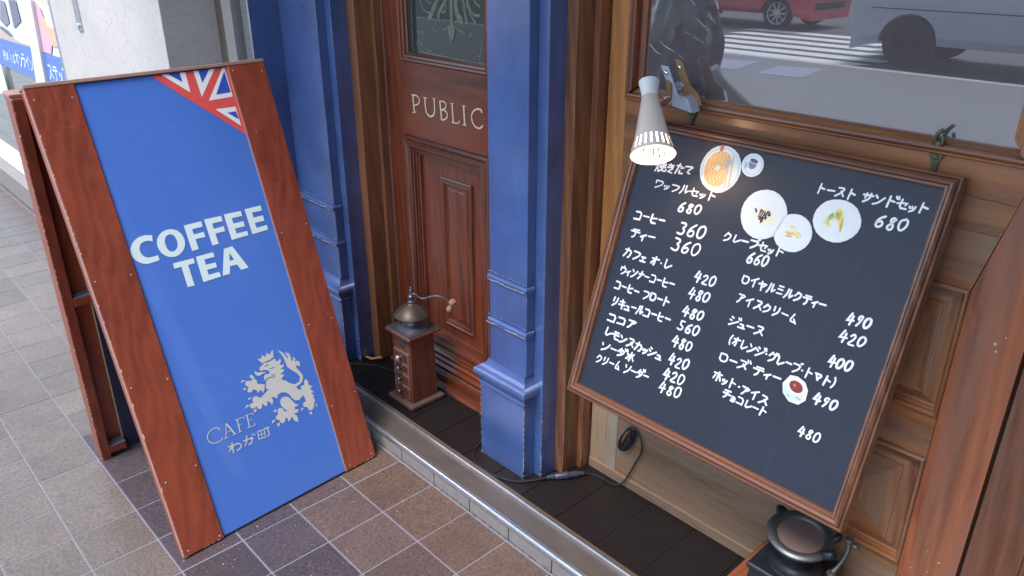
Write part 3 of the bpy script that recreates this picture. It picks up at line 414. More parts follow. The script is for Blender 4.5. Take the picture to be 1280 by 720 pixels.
# ================================================================== SHOPFRONT
ZT = 2.75
def pilaster(name, X0, label, mats, first=False):
    """X0 = right edge of the shaft; stepped return on its right side"""
    t = thing(name, label, 'pilaster', (X0-.08, 1.5, 0), 'navy pilasters of the cafe front')
    nv = M[mats]; XL_ = X0-.163 if first else X0-.262
    MB().box(XL_, X0, 1.450, 1.60, .3725, ZT, .0012).build('shaft', nv, t)
    MB().box(XL_-.035, X0+.008, 1.436, 1.60, .001, .2735, .0015).build('plinth', nv, t)
    # moulded cap of the plinth: ogee profile
    prof = [(.000, .2736), (.004, .277), (.0045, .283), (.001, .289), (.004, .297), (.012, .307), (.019, .316), (.021, .325), (.019, .333), (.013, .338), (.004, .343), (-.004, .352), (-.009, .362), (-.0115, .3724)]
    c = MB(); vs = []
    for d, z in prof:
        e = max(d, -.0105)
        vs += [(XL_-.035-e*.6, 1.60, z), (XL_-.035-e*.6 if d > 0 else XL_-.03-e*2, 1.436-d, z), (X0+.008+e, 1.436-d, z), (X0+.008+e, 1.60, z)]
    n = len(prof); fs = [(4*a+k, 4*a+k+1, 4*a+5+k, 4*a+4+k) for a in range(n-1) for k in range(3)]
    c.add(vs, fs+[(0, 1, 2, 3), (4*n-4, 4*n-3, 4*n-2, 4*n-1)]); c.build('plinth_cap', nv, t)
    for z in (.662, .516):
        b = MB(); q = []
        for k in range(7):
            a = -math.pi/2+math.pi*k/6; q.append((.0095*math.cos(a), z+.0095*math.sin(a)))
        vs = []
        for d, zz in q: vs += [(XL_-.001, 1.4497-d, zz), (X0+.001+d*.6, 1.4497-d, zz), (X0+.001+d*.6, 1.478, zz)]
        b.add(vs, [(3*a+k, 3*a+k+1, 3*a+4+k, 3*a+3+k) for a in range(6) for k in range(2)]+[tuple(3*a for a in range(7)), tuple(3*a+2 for a in range(7))])
        b.build('band', nv, t)
        MB().box(XL_, X0+.0015, 1.4475, 1.4498, z+.016, z+.0195).build('fillet', nv, t)
    MB().box(X0+.0001, X0+.039, 1.4835, 1.60, .001, ZT, .0012).build('backing', nv, t)
    # chipped paint: small bare spots along the arrises
    ch = MB()
    def chip(x, y, z, s, ax):
        pts = []
        for k in range(6):
            a = k*math.pi/3; r = s*random.uniform(.7, 1.7); pts.append((r*math.cos(a)*.7, r*math.sin(a)*1.5))
        ch.add([((x+p, y, z+q) if ax == 'f' else (x, y+p, z+q)) for p, q in pts], [tuple(range(6))])
    for k in range(70):
        z = .27*random.random()**1.2; s = random.uniform(.0008, .0022)*(1.8 if z < .03 else 1)
        chip(X0+.008-abs(random.gauss(0, .0008))-s*.5, 1.4354, z+.004, s, 'f'); chip(X0+.0086, 1.436+s*.5, z+.004, s, 's')
        if k % 2: chip(X0+.0394, 1.4835+s*.4, z+.004, s*.9, 's'); chip(X0+.039-s*.5, 1.4829, z+.004, s*.9, 'f')
        if k % 3 == 0: chip(XL_-.035+s*.5, 1.4354, z+.004, s*.8, 'f')
    for k in range(60):
        x = random.uniform(XL_-.03, X0+.005); s = random.uniform(.0006, .0016); wv = .0025*math.sin((x-XL_)*38)
        ch.add([(x-s*5, 1.4353, .271), (x+s*5, 1.4353, .2715), (x+s*2, 1.4353, .271+s*1.2), (x-s*3, 1.4353, .2705+s*.8)], [(0, 1, 2, 3)])
        ch.add([(x-s*5, 1.4353, .2722+abs(wv)*.0), (x+s*5, 1.4353, .272), (x+s*2, 1.4353, .2732), (x-s*3, 1.4353, .2731)], [(0, 1, 2, 3)])
    for z in (.662, .516):
        for k in range(40):
            x = random.uniform(XL_, X0-.002); s = random.uniform(.0005, .0012)
            s *= 1.6; zz = z-.006+random.gauss(0, .0008)+.001*math.sin(x*70); ch.add([(x-s*6, 1.4399, zz), (x+s*6, 1.4399, zz), (x+s*3, 1.4398, zz+s), (x-s*4, 1.4398, zz+s)], [(0, 1, 2, 3)])
            if k % 3 == 0: ch.add([(x-s*6, 1.4470, z+.0175), (x+s*6, 1.4470, z+.0175), (x+s*3, 1.4470, z+.0175+s*.8), (x-s*4, 1.4470, z+.0175+s*.8)], [(0, 1, 2, 3)])
    for z in [random.uniform(.4, 1.9) for _ in range(26)]:
        s = random.uniform(.0004, .0011); chip(X0-s*.4, 1.4494, z, s, 'f'); chip(X0+.039-s*.4, 1.4829, random.uniform(.3, 1.9), s, 'f')
    tag(ch.build('paint_chip', M['chip'], t), kind='stuff')
    return t
p1 = pilaster('blue_pilaster', -1.479, 'navy blue pilaster with a chipped plinth between the PUBLIC door and the menu board', 'navy', True)
p2 = pilaster('blue_pilaster', -2.526, 'navy blue pilaster in shade behind the right edge of the coffee and tea sandwich board', 'navyd')
def jamb(X0, Y0, label):
    """stepped varnished jamb right of a pilaster"""
    t = thing('door_jamb', label, 'door jamb', (X0, Y0+.05, 0), 'stepped varnished door jambs')
    MB().box(X0-.05, X0+.039, 1.5475, 1.66, .001, ZT, .0012).build('outer_post', M['oak'], t)
    MB().box(X0+.0391, X0+.059, 1.6125, 1.66, .001, ZT, .0012).build('inner_post', M['oak'], t)
    c = MB()
    for xx, yy in ((X0+.039, 1.5469), (X0+.059, 1.6119)):
        for k in range(34):
            z = .07*random.random()**1.8+.002; s = random.uniform(.001, .003)*(1-z*6)+.0006
            c.add([(xx-s*.9, yy, z-s), (xx-s*.1, yy, z-s*1.5), (xx-s*.1, yy, z+s*2.2), (xx-s*.7, yy, z+s)], [(0, 1, 2, 3)])
    tag(c.build('wear_mark', M['rawwood'], t), kind='stuff')
    return t
jamb(-1.443, 1.5475, 'stepped orange brown door jamb between the navy pilaster and the window door with the menu board')
jamb(-2.48, 1.5475, 'stepped orange brown door jamb on the hinge side left of the PUBLIC door')
# mirrored jamb hidden behind the middle pilaster
t = thing('door_jamb', 'stepped orange brown door jamb behind the left edge of the chipped navy pilaster', 'door jamb', (-1.7, 1.6, 0), 'stepped varnished door jambs')
MB().box(-1.742, -1.6, 1.6125, 1.66, .001, ZT).build('inner_post', M['oak'], t)
MB().box(-1.70, -1.5, 1.5475, 1.612, .001, ZT).build('outer_post', M['oak'], t)

# ---------------------------------------------------------------- PUBLIC door
def frame_parts(t, name, u0, u1, v0, v1, prof, mz, mx, T=TW, sides='hv'):
    if 'v' in sides: MB().sweep(u0, u1, v0, v1, prof, T, (1, 3)).build(name, mz, t)
    if 'h' in sides: MB().sweep(u0, u1, v0, v1, prof, T, (0, 2)).build(name, mx, t)
door = thing('public_door', 'red brown panelled door lettered PUBLIC with an etched glass pane', 'door', (-2.08, 1.66, 0))
D0, D1 = -2.419, -1.745
MB().box(D0, -2.3205, 1.650, 1.70, .055, ZT, .001).build('stile', M['mahog'], door)
MB().box(-1.8535, D1, 1.650, 1.70, .055, ZT, .001).build('stile', M['mahog'], door)
MB().box(-2.320, -1.854, 1.6505, 1.70, .949, 1.208, .001).build('lock_rail', M['mahogx'], door)
MB().box(-2.320, -1.854, 1.6505, 1.70, .055, .1295, .001).build('bottom_rail', M['mahogx'], door)
MB().box(-2.320, -1.854, 1.672, 1.69, .13, .948).build('panel_field', M['mahog'], door)
bol = [(0, 0), (.0006, .013), (.006, .017), (.012, .015), (.016, .010), (.0165, .013), (.024, .020), (.033, .019), (.040, .010), (.0405, .005), (.048, .004), (.0485, -.004), (.055, -.005), (.056, -.010), (.064, -.011), (.066, -.0219)]
frame_parts(door, 'moulding', -2.3195, -1.8545, .1305, .9485, bol, M['ridge'], M['ridgex'])
inn = [(0, -.0218), (.001, -.014), (.006, -.012), (.010, -.015), (.012, -.0175), (.016, -.014), (.021, -.013), (.024, -.018), (.025, -.0205), (.030, -.021)]
MB().box(-2.145, -1.975, 1.6719, 1.6725, .243, .826).build('raised_panel', M['mahog'], door)
frame_parts(door, 'inner_moulding', -2.146, -1.974, .242, .827, inn, M['ridge'], M['ridgex'])
MB().sweep(-2.109, -2.011, .279, .79, [(0, -.0212), (.006, -.0175), (.007, -.0175), (.0489, -.0175)], TW).build('panel_centre', M['mahog'], door)
gl = [(0, .0005), (.001, .009), (.006, .012), (.012, .010), (.015, .004), (.022, .002), (.024, -.006), (.030, -.010)]
frame_parts(door, 'glazing_bead', -2.3195, -1.8545, 1.2085, 2.5, gl, M['ridge'], M['ridgex'])
pane = MB().box(-2.300, -1.872, 1.663, 1.667, 1.225, 2.49).build('pane', M['doorglass'], door)
TG = lambda u, v, w: (u, 1.6625-w, v)
et = MB()
for k, (pts, wd) in enumerate(BK['ETCH']): et.ribbon(pts, wd, TG, .0002+k*.00003, 1)
for p in BK['ETCHP']: et.poly(p, TG, .0012)
o = et.build('etched_ornament', M['etch'], pane)
lt = MB()
for k, (pts, wd) in enumerate(BK['PUB']): lt.ribbon(pts, wd*.95, TW, .0006+k*.00004, 1, caps=False)
lt.build('lettering', M['gold'], door)
for z0, z1, d in ((.105, .128, .010), (.084, .1045, .016), (.058, .0835, .022)):
    b = MB(); pts = [(0, z1), (d*.6, z1-.003), (d, (z0+z1)/2), (d*.7, z0+.002), (0, z0)]
    b.add([(x, 1.650-a, z) for x in (-2.36, -1.745) for a, z in pts], [(i, i+1, i+6, i+5) for i in range(4)]+[tuple(range(5)), tuple(range(5, 10))]); b.build('weather_moulding', M['mahogx'], door)
MB().box(-2.36, -1.745, 1.622, 1.6255, .0565, .060).build('weather_strip', M['alu'], door)
MB().box(-2.4225, -2.4195, 1.6455, 1.66, .055, ZT).build('edge_strip', M['edge'], door)
th_ = thing('threshold_board', 'worn red brown threshold board at the foot of the PUBLIC door', 'threshold', (-2.08, 1.61, 0))
MB().box(-2.43, -1.72, 1.608, 1.70, .001, .0545, .002).build('riser_board', M['mahogx'], th_)
b = MB(); b.add([(-2.43, 1.6075, .018), (-1.72, 1.6075, .020), (-1.72, 1.583, .002), (-2.43, 1.586, .002), (-2.43, 1.6075, .002), (-1.72, 1.6075, .002)], [(0, 1, 2, 3), (0, 3, 4), (1, 5, 2)])
b.build('sloping_board', M['mahogx'], th_)

# ---------------------------------------------------------------- window door
wd = thing('window_door', 'tall worn brown door with a large reflecting window and raised panels behind the menu board', 'door', (-.84, 1.66, 0))
WX0, WX1 = -1.379, -.2945
MB().box(WX0, -1.316, 1.6502, 1.70, .54, 2.5, .0012).build('stile', M['stileoak'], wd); MB().box(WX0, -1.316, 1.6502, 1.70, .03, .5398, .0012).build('stile_foot', M['beigez'], wd)
# diminished right stile: narrow beside the glass, slanting shoulder, wide below
q = [(-.2950, .04), (-.411, .04), (-.411, .952), (-.3655, 1.159), (-.356, 1.2135), (-.356, 2.5), (-.2950, 2.5)]
MB().slab(q, TW, .0, -.05).build('stile', M['redstile'], wd)
q = [(-1.3155, .955), (-.4125, .955), (-.3665, 1.16), (-.358, 1.2125), (-1.3155, 1.2125)]
MB().slab([(-1.3155, 1.075), (-.3855, 1.075), (-.3665, 1.160), (-.358, 1.2125), (-1.3155, 1.2125)], TW, -.0006, -.05).build('upper_rail_board', M['oldx'], wd)
MB().slab([(-1.3155, .9555), (-.4125, .9555), (-.3862, 1.0742), (-1.3155, 1.0742)], TW, -.0009, -.05).build('rail_board', M['oldx'], wd)
MB().box(-1.3155, -.4122, 1.6506, 1.70, .5455, .6555, .001).build('middle_rail', M['oldx'], wd)
MB().box(-1.272, -.4122, 1.6506, 1.70, .030, .2465, .001).build('bottom_rail', M['beigex'], wd)
MB().box(-1.3155, -1.2728, 1.6503, 1.70, .030, .95, .001).build('stile_foot', M['beigez'], wd)
MB().box(-1.379, -.411, 1.6470, 1.70, .001, .034, .001).build('kick_strip', M['beigex'], wd)
MB().add([(-1.379, 1.6471, .0341), (-.411, 1.6471, .0341), (-.411, 1.6502, .039), (-1.379, 1.6502, .039)], [(0, 1, 2, 3)]).build('kick_bevel', M['beigex'], wd)
rp = [(0, .0006), (.0006, .006), (.003, .009), (.006, .009), (.0085, .005), (.009, -.003), (.012, -.010), (.0125, -.016), (.016, -.018), (.022, -.016), (.032, -.010), (.043, -.005), (.0435, -.0015), (.0455, -.001), (.2, -.001)]
for v0, v1 in ((.655, .9555), (.246, .546)):
    for u0, u1 in ((-.83, -.4115), (-1.27, -.852)):
        hh = min(u1-u0, v1-v0)/2-.002
        pf = rp[:-1]+[(hh, -.001)]
        frame_parts(wd, 'raised_panel', u0, u1, v0, v1, pf, M['oldz'], M['oldx'])
        MB().box(u0+.05, u1-.05, 1.6512, 1.66, v0+.048, v1-.048).build('panel_centre', M['oldz'], wd)
MB().box(-.8515, -.8305, 1.6504, 1.70, .247, .545, .001).build('mullion', M['oldz'], wd); MB().box(-.8515, -.8305, 1.6504, 1.70, .656, .955, .001).build('mullion', M['oldz'], wd)
wp = [(0, .0008), (.0006, .007), (.006, .012), (.011, .010), (.013, .005), (.014, .013), (.022, .019), (.029, .017), (.033, .008), (.034, .003), (.040, .004), (.044, .001), (.050, -.003), (.052, -.010)]
wp2 = [(i*.62, h) for i, h in wp]
MB().sweep(-1.3158, -.357, 1.2127, 2.49, wp, TW, (3,)).build('window_moulding', M['ridge'], wd)
MB().sweep(-1.3158, -.357, 1.2127, 2.49, wp2, TW, (0,)).build('window_moulding', M['oldx'], wd)
MB().sweep(-1.3158, -.357, 1.2127, 2.49, wp, TW, (1,)).build('window_moulding', M['oldz'], wd)
MB().box(-1.29, -.37, 1.6600, 1.664, 1.225, 2.485).build('pane', M['glass'], wd)
MB().box(-.437, -.404, 1.70, 1.74, 1.2, 2.485).build('inner_post', M['oak'], wd)
MB().box(-1.262, -1.2485, 1.668, 1.69, 1.225, 2.485).build('inner_bead', M['oak'], wd)
# nail heads and scars on the lower stile
nh = MB()
for u, v, r in ((-.36, .315, .0016), (-.333, .30, .002), (-.35, .262, .0015), (-.385, .25, .0015), (-.345, .86, .003), (-.34, .845, .0022), (-.33, .88, .0015)): nh.poly([(u+r*math.cos(a), v+r*math.sin(a)*1.3) for a in [k*math.pi/3 for k in range(6)]], TW, .0006)
nh.build('nail_scar', M['concrete'], wd)
cr = MB().ribbon([(-.47, 1.145), (-.44, 1.1415), (-.41, 1.142), (-.375, 1.1395)], .0012, TW, .0002); cr.build('crack', M['groutdk'], wd)
def hook(x, lab):
    b = MB().slab([(-.014+x, 1.222), (.012+x, 1.222), (.0135+x, 1.212), (.006+x, 1.196), (.004+x, 1.176), (-.005+x, 1.176), (-.007+x, 1.196), (-.015+x, 1.212)], TW, .0025, .0055)
    b.lathe([(.005, -.001), (.0045, .003), (.002, .0035), (0, .0035)], TW(x-.001, 1.206, .006), 10, Matrix.Rotation(math.pi/2, 3, 'X'))
    h = b.build('hook_plate', M['verdigris'], wd)
    c = MB(); c.lathe([(0, -.004), (.010, -.003), (.012, .002), (.008, .007), (0, .009)], TW(x, 1.232, .008), 8, Matrix.Rotation(math.pi/2, 3, 'X')); c.tube([TW(x-.004, 1.222, .008), TW(x-.008, 1.240, .014), TW(x, 1.258, .016), TW(x+.006, 1.264, .013)], .0042)
    c.tube([TW(x+.002, 1.225, .010), TW(x+.011, 1.238, .018), TW(x+.008, 1.250, .016)], .0035)
    for k in range(5): c.lathe([(.0, -.004), (.0042, -.002), (.0045, .001), (0, .004)], TW(x-.006+.002*(k % 3), 1.226+.007*k, .013), 8)
    c.build('hook_ornament', M['verdigris'], h, smooth=True)
hook(-.530, ''); hook(-1.105, '')
# frame to the right of the window door
fr = thing('door_frame', 'dark worn wooden door frame along the right edge of the picture', 'door frame', (-.2, 1.66, 0))
MB().box(-.2870, -.187, 1.6485, 1.70, .001, ZT, .0015).build('post', M['dkstile'], fr)
MB().box(-.1855, .35, 1.640, 1.70, .001, ZT, .0015).build('post', M['dkstile'], fr)
MB().box(-.30, -.28, 1.68, 1.71, .001, ZT).build('gap_back', M['groutdk'], fr)
# room behind the doors
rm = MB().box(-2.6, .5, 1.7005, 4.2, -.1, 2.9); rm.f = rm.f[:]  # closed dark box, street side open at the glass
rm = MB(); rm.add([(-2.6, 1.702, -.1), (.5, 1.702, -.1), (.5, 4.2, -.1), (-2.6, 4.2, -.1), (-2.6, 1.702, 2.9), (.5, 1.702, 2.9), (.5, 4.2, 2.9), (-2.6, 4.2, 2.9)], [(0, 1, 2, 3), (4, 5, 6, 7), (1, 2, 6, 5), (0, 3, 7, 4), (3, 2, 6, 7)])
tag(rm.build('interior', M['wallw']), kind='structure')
tr = thing('bottle_stopper', 'small dark rounded knob with a clear glass facet behind the window sill', 'ornament', (-.50, 1.72, 1.24))
MB().lathe([(0, 0), (.012, .001), (.014, .012), (.011, .026), (.004, .033), (0, .034)], (-.512, 1.715, 1.236), 14).build('knob', M['iron'], tr, smooth=True)
MB().lathe([(0, 0), (.006, .003), (.009, .010), (.005, .018), (0, .020)], (-.483, 1.70, 1.236), 6).build('glass_facet', M['chrome'], tr)
# wall above the shopfront
fa = thing('shop_wall', 'navy fascia wall of the cafe above the doors', 'wall', (-1.2, 1.6, ZT))
MB().box(-3.0, 3.0, 1.50, 1.75, ZT+.002, 5.5, .004).build('fascia', M['navyd'], fa)
MB().box(-3.0, 3.0, 1.38, 1.4995, ZT+.02, ZT+.16, .004).build('cornice', M['navyd'], fa)

cnp = thing('canopy', 'flat navy canopy over the cafe front', 'canopy', (0, .9, ZT+.1))
MB().box(-3.0, 5.0, .35, 1.379, ZT+.05, ZT+.13, .004).build('soffit', M['navyd'], cnp); MB().box(-3.0, 5.0, .31, .349, ZT-.02, ZT+.2, .004).build('valance', M['navyd'], cnp)
wg = thing('skylight_blocker', 'added unseen dark wall blocking skylight right of the cafe front', 'wall', (3, .5, 0))  # added out of view to keep skylight off the pilaster sides
MB().box(1.25, 6, -.9, 1.9, .001, 6, .01).build('wall', plain('dark plaster', (.10, .085, .08), .8), wg)
# ================================================================== THE NEIGHBOUR ON THE LEFT
cp = thing('concrete_pillar', 'broad white speckled concrete pillar left of the navy pilaster', 'pillar', (-3.6, 1.2, 0))
MB().box(-4.372, -3.0, 1.10, 1.80, 0.001, 6, .002).build('shaft', M['concrete'], cp)
bkt = MB().slab([(-4.035, 1.3456), (-3.885, 1.3532), (-3.890, 1.2205), (-4.02, 1.2135)], lambda u, v, w: (u, 1.10-w, v), .001, .006)
bkt = MB().slab([(-4.005, 1.62), (-3.945, 1.62), (-3.935, 1.222), (-3.995, 1.219)], lambda u, v, w: (u, 1.0985-w, v), 0, .005).build('steel_strap', M['alu'], cp)
for z in (1.365, 1.243): MB().lathe([(.011, 0), (.010, .004), (.005, .006), (0, .0062)], (-3.965, 1.0930, z), 12, Matrix.Rotation(math.pi/2, 3, 'X')).build('bolt', M['steel'], bkt, smooth=True)
rl = thing('shutter_rail', 'grey metal shutter guide rails in the gap between the concrete pillar and the navy pilaster', 'shutter rail', (-2.9, 1.35, 0))
MB().box(-2.999, -2.953, 1.303, 1.60, .001, 3, .001).build('channel', M['aludark'], rl)
MB().box(-2.952, -2.874, 1.306, 1.60, .001, 3, .001).build('guide', plain('grey anodised rail', (.36, .34, .34), .5, .3, .08, 12), rl)
MB().box(-2.8735, -2.846, 1.50, 1.60, .001, 3).build('slot_back', M['black'], rl)
MB().box(-2.8455, -2.791, 1.331, 1.60, .001, 3, .002).build('edge_trim', M['alu'], rl)
rt = thing('return_panel', 'dark navy return panel between the metal shutter rail and the shaded pilaster', 'panel', (-2.79, 1.4, 0))
MB().box(-2.7905, -2.7885, 1.334, 1.60, .001, 3).build('board', M['navyd'], rt)
sw = thing('poster_window', 'bright shop window with blue lettered posters left of the concrete pillar', 'shop window', (-5, 1.13, 0))
TP = lambda u, v, w: (u, 1.126-w, v)
MB().box(-14, -4.374, 1.135, 1.14, .25, 4).build('pane', M['shopglass'], sw)
MB().box(-14, -4.373, 1.105, 1.18, .145, .245, .004).build('sill', M['cream'], sw)
MB().box(-14, -4.373, 1.036, 1.2, .001, .144, .004).build('base', M['kerbstone'], sw)
MB().box(-4.43, -4.374, 1.105, 1.16, .2455, 4, .003).build('mullion', M['alu'], sw)
B_ = BK['POST']
def pst(name, key, mat, w, par): return MB().poly(B_[key], TP, w).build(name, mat, par)
def col(n, c): return plain(n, c, .4, 0, .04, 6, 0)
POST_TEXT = True
MB().poly(B_['m0'], TP, .012).build('mullion', M['cream'], sw)
MB().slab(B_['m1'], TP, .002, .018).build('mullion', M['cream'], sw)
MB().box(-14, -4.375, 1.60, 1.62, .2, 4).build('white_backing', plain('pale paper', (.66, .72, .74), .6, 0, .05, 3, 0), sw)
po = MB().box(-14, -4.431, 1.130, 1.133, 1.02, 4).build('poster', plain('poster pale sky print', (.72, .80, .84), .4, 0, .05, 2, 0), sw)
pst('print', 'dk', col('grey violet print', (.16, .17, .24)), .0006, po); pst('print', 'dk2', col('slate print', (.22, .22, .30)), .0008, po); pst('print', 'dk3', col('mauve print', (.17, .16, .22)), .0010, po)
pst('print', 'pk', col('pink print', (.72, .42, .55)), .0012, po); pst('print', 'sk', col('skin tone print', (.72, .46, .34)), .0014, po); pst('print', 'sk2', col('skin tone print pale', (.78, .56, .46)), .0016, po); pst('print', 'wh', col('white print', (.85, .85, .83)), .0018, po)
pst('print', 'arch', col('tan print', (.50, .44, .38)), .0020, po)
pst('banner', 'b1', M['poster_blue'], .0022, po); pst('banner', 'b2', M['poster_blue'], .0022, po)

# ================================================================== SANDWICH BOARD
def V3(*a): return Vector(a)
eA = V3(-.0499, .99875, 0); nA = V3(.9463, .0473, .3206).normalized(); upA = nA.cross(eA)*-1
if upA.z < 0: upA = -upA
A0 = V3(-1.866, .494, 0.006)
TA = lambda u, v, w: tuple(A0+eA*u+upA*v+nA*w)
ab = thing('sandwich_board', 'tall red brown sandwich board with blue COFFEE TEA sign and lion crest on the pavement', 'sandwich board', (-2.15, .82, 0))
HL = 1.316
def bx(m, u0, u1, v0, v1, w0, w1, T, b=.0015): return m.box(u0, u1, v0, v1, w0, w1, b, T)
fl = bx(MB(), 0, .1175, 0, HL, -.018, 0, TA).build('stile', M['aboard'], ab)
fl2 = bx(MB(), .5465, .664, 0, HL, -.018, 0, TA).build('stile', M['aboard'], ab)
pn = bx(MB(), .1178, .5462, .002, HL-.002, -.016, -.005, TA, .0008).build('sign_panel', M['poster_blue'], ab)
bx(MB(), .08, .584, .002, HL-.004, -.026, -.0182, TA).build('backing_board', M['aboard_back'], ab)
for u0, u1 in ((.001, .030), (.634, .663)): bx(MB(), u0, u1, .003, HL-.001, -.046, -.0183, TA).build('batten', M['aboard_back'], ab)
for v0 in (.03, .62, HL-.035): bx(MB(), .031, .633, v0, v0+.03, -.046, -.0265, TA).build('cross_batten', M['aboard_back'], ab)
bx(MB(), -.002, .666, HL+.0003, HL+.0105, -.047, .001, TA).build('top_cap', M['edge'], ab)
bx(MB(), .12, .545, -.0015, .0018, -.018, -.004, TA, 0).build('bottom_trim', M['black'], ab)
ed = MB()     # pale worn arris down the left edge
for k in range(38):
    v = random.uniform(.01, HL); s = random.uniform(.0004, .0034)*random.uniform(.3, 1)
    ed.add([TA(-.0004, v-s*2, -.001), TA(-.0004, v+s*2, -.001), TA(s*.7, v+s, .0005), TA(s*.6, v-s, .0005)], [(0, 1, 2, 3)])
    if k % 3 == 0: ed.add([TA(.6642, v-s*2, -.001), TA(.6642, v+s*2, -.001), TA(.6642-s*.7, v+s, .0005), TA(.6642-s*.6, v-s, .0005)], [(0, 1, 2, 3)])
for k in range(14):
    u = random.uniform(0, .1175)+(.5465 if k % 2 else 0); s = random.uniform(.001, .003)
    ed.add([TA(u-s*2, .0006, .0005), TA(u+s*2, .0006, .0005), TA(u+s, s*.9, .0005), TA(u-s, s*.7, .0005)], [(0, 1, 2, 3)])
tag(ed.build('worn_edge', M['rawwood'], ab), kind='stuff')
bx(MB(), -.0012, -.0002, .001, HL, -.0178, -.0005, TA, 0).build('edge_face', M['edge'], ab)
bx(MB(), .5445, .5463, .001, HL, -.0048, -.0002, TA, 0).build('edge_face', M['edge'], ab)
for v in (.018, .232, .50, .80, 1.292):
    for u in (.013, .104, .560, .650):
        vv = v+random.uniform(-.01, .01); uu = u+random.uniform(-.003, .003)
        MB().lathe([(.0022, 0), (.0016, .0006), (0, .0007)], TA(uu, vv, .0002), 8, Matrix((eA, upA, nA)).transposed()).build('screw', M['steel'], ab)
sc = MB().ribbon([(.056, 1.218), (.067, 1.211), (.086, 1.204)], .0009, TA, .0006).build('scratch', M['edge'], fl)
MB().poly([(.575, 1.12), (.578, 1.121), (.5785, 1.113), (.576, 1.110)], TA, .0006).build('scratch', M['edge'], fl2)
M['flagwhite'] = plain('white vinyl', (.86, .86, .88), .35, 0, .02, 20, 0)
# lettering and crest
def chaik(q):
    o = []
    for a, b in zip(q, q[1:]+q[:1]): o += [(a[0]*.75+b[0]*.25, a[1]*.75+b[1]*.25), (a[0]*.25+b[0]*.75, a[1]*.25+b[1]*.75)]
    return o
def chaik_open(q, keep):
    """round the arcs of a letter, keeping the listed corners sharp"""
    o = []; n = len(q)
    for i, p in enumerate(q):
        if i in keep: o.append(p); continue
        a, b = q[i-1], q[(i+1) % n]; o += [(p[0]*.75+a[0]*.25, p[1]*.75+a[1]*.25), (p[0]*.75+b[0]*.25, p[1]*.75+b[1]*.25)]
    return o
for k, q in enumerate(BK['LET']): MB().poly(chaik_open(q, (0, 10, 11, 20)) if k == 0 else q, TA, -.0042).build('letter', M['sign_white'], pn)
for k, (a, b) in enumerate(BK['LETH']): MB().poly(chaik(a) if k == 0 else a, TA, -.0042, (chaik(b) if k == 0 else b,)).build('letter', M['sign_white'], pn)
l = MB()
for k, (p, wd_) in enumerate(BK['CAFE']): l.ribbon(p, wd_*1.45, TA, -.0042+k*.00003, 1 if k == 0 else 0, caps=False)
l.build('lettering_cafe', M['sign_beige'], pn)
l = MB()
for k, (p, wd_) in enumerate(BK['WAGA']): l.ribbon(p, wd_*1.12, TA, -.0042+k*.00003, 1 if k in (1, 2, 3) else 0, caps=False)
l.build('lettering_kana', M['sign_beige'], pn)
l = MB()
for k, q in enumerate(BK['LION']): l.poly(q, TA, -.0042+(.0001 if k else 0))
l.build('lion_crest', M['sign_beige'], pn)
l = MB()
for q in BK['LLINE']: l.ribbon(q, .0022, TA, -.0038, 1)
l.build('crest_lines', M['poster_blue'], pn)
def clipu(q): return [(min(u, .5455), min(v, HL-.003)) for u, v in q]
l = MB(); jr = BK['JR'][0]; l.poly([(jr[0][0], HL-.003), (.5455, HL-.003), (.5455, jr[2][1]), (jr[0][0], HL-.006)], TA, -.0043); l.build('flag_red', M['sign_red'], pn)
for k, q in enumerate(BK['JW']): MB().poly(clipu(q), TA, -.0039).build('flag_white', M['flagwhite'], pn)
for k, q in enumerate(BK['JB']): MB().poly(clipu(q), TA, -.0035).build('flag_blue', M['sign_jackblue'], pn)
# rear leaf
B0 = V3(-2.556, .476, .002); upB = V3(.158, -.028, 1.232).normalized(); nB = eA.cross(upB).normalized()
if nB.x < 0: nB = -nB
TBk = lambda u, v, w: tuple(B0+eA*u+upB*v+nB*w)
HB = 1.236
for u0, u1 in ((0, .1175), (.5465, .664)): bx(MB(), u0, u1, 0, HB, 0, .018, TBk).build('rear_stile', M['aboard'], ab)
bx(MB(), .0825, .583, .001, HB-.002, .0182, .030, TBk).build('rear_panel', plain('near black navy board', (.02, .026, .06), .5), ab)
bx(MB(), .0812, .0824, .001, HB-.002, .0182, .031, TBk, 0).build('panel_edge', M['rawwood'], ab)
for u0, u1 in ((-.001, .028), (.636, .665)): bx(MB(), u0, u1, .001, HB, .0183, .052, TBk).build('rear_batten', M['aboard'], ab)
for v0 in (.022, .600, HB-.036): bx(MB(), .0285, .0811, v0, v0+.028, .0184, .052, TBk).build('rear_cross_batten', M['aboard'], ab)
for v0 in (.0505, .6285): bx(MB(), .029, .0808, v0, v0+.0012, .019, .0515, TBk, 0).build('dust', M['slabs'], ab)
bx(MB(), -.002, .666, HB+.0003, HB+.0105, -.001, .045, TBk).build('top_cap', M['edge'], ab)
ed = MB()
for k in range(40):
    v = random.uniform(.01, HB); s = random.uniform(.001, .004)
    ed.add([TBk(-.0016, v-s*2, .050), TBk(-.0016, v+s*2, .050), TBk(s*.8, v+s, .0524), TBk(s*.5, v-s, .0524)], [(0, 1, 2, 3)])
tag(ed.build('worn_edge', M['rawwood'], ab), kind='stuff')
for u in (.06, .60):
    h = MB(); bx(h, u-.03, u+.03, HL+.0108, HL+.0128, -.048, -.004, TA, .0005); h.build('hinge', M['steel'], ab)
    MB().tube([TA(u-.032, HL+.0125, -.052), TA(u+.032, HL+.0125, -.052)], .004, 10, 0).build('hinge_pin', M['steel'], ab)

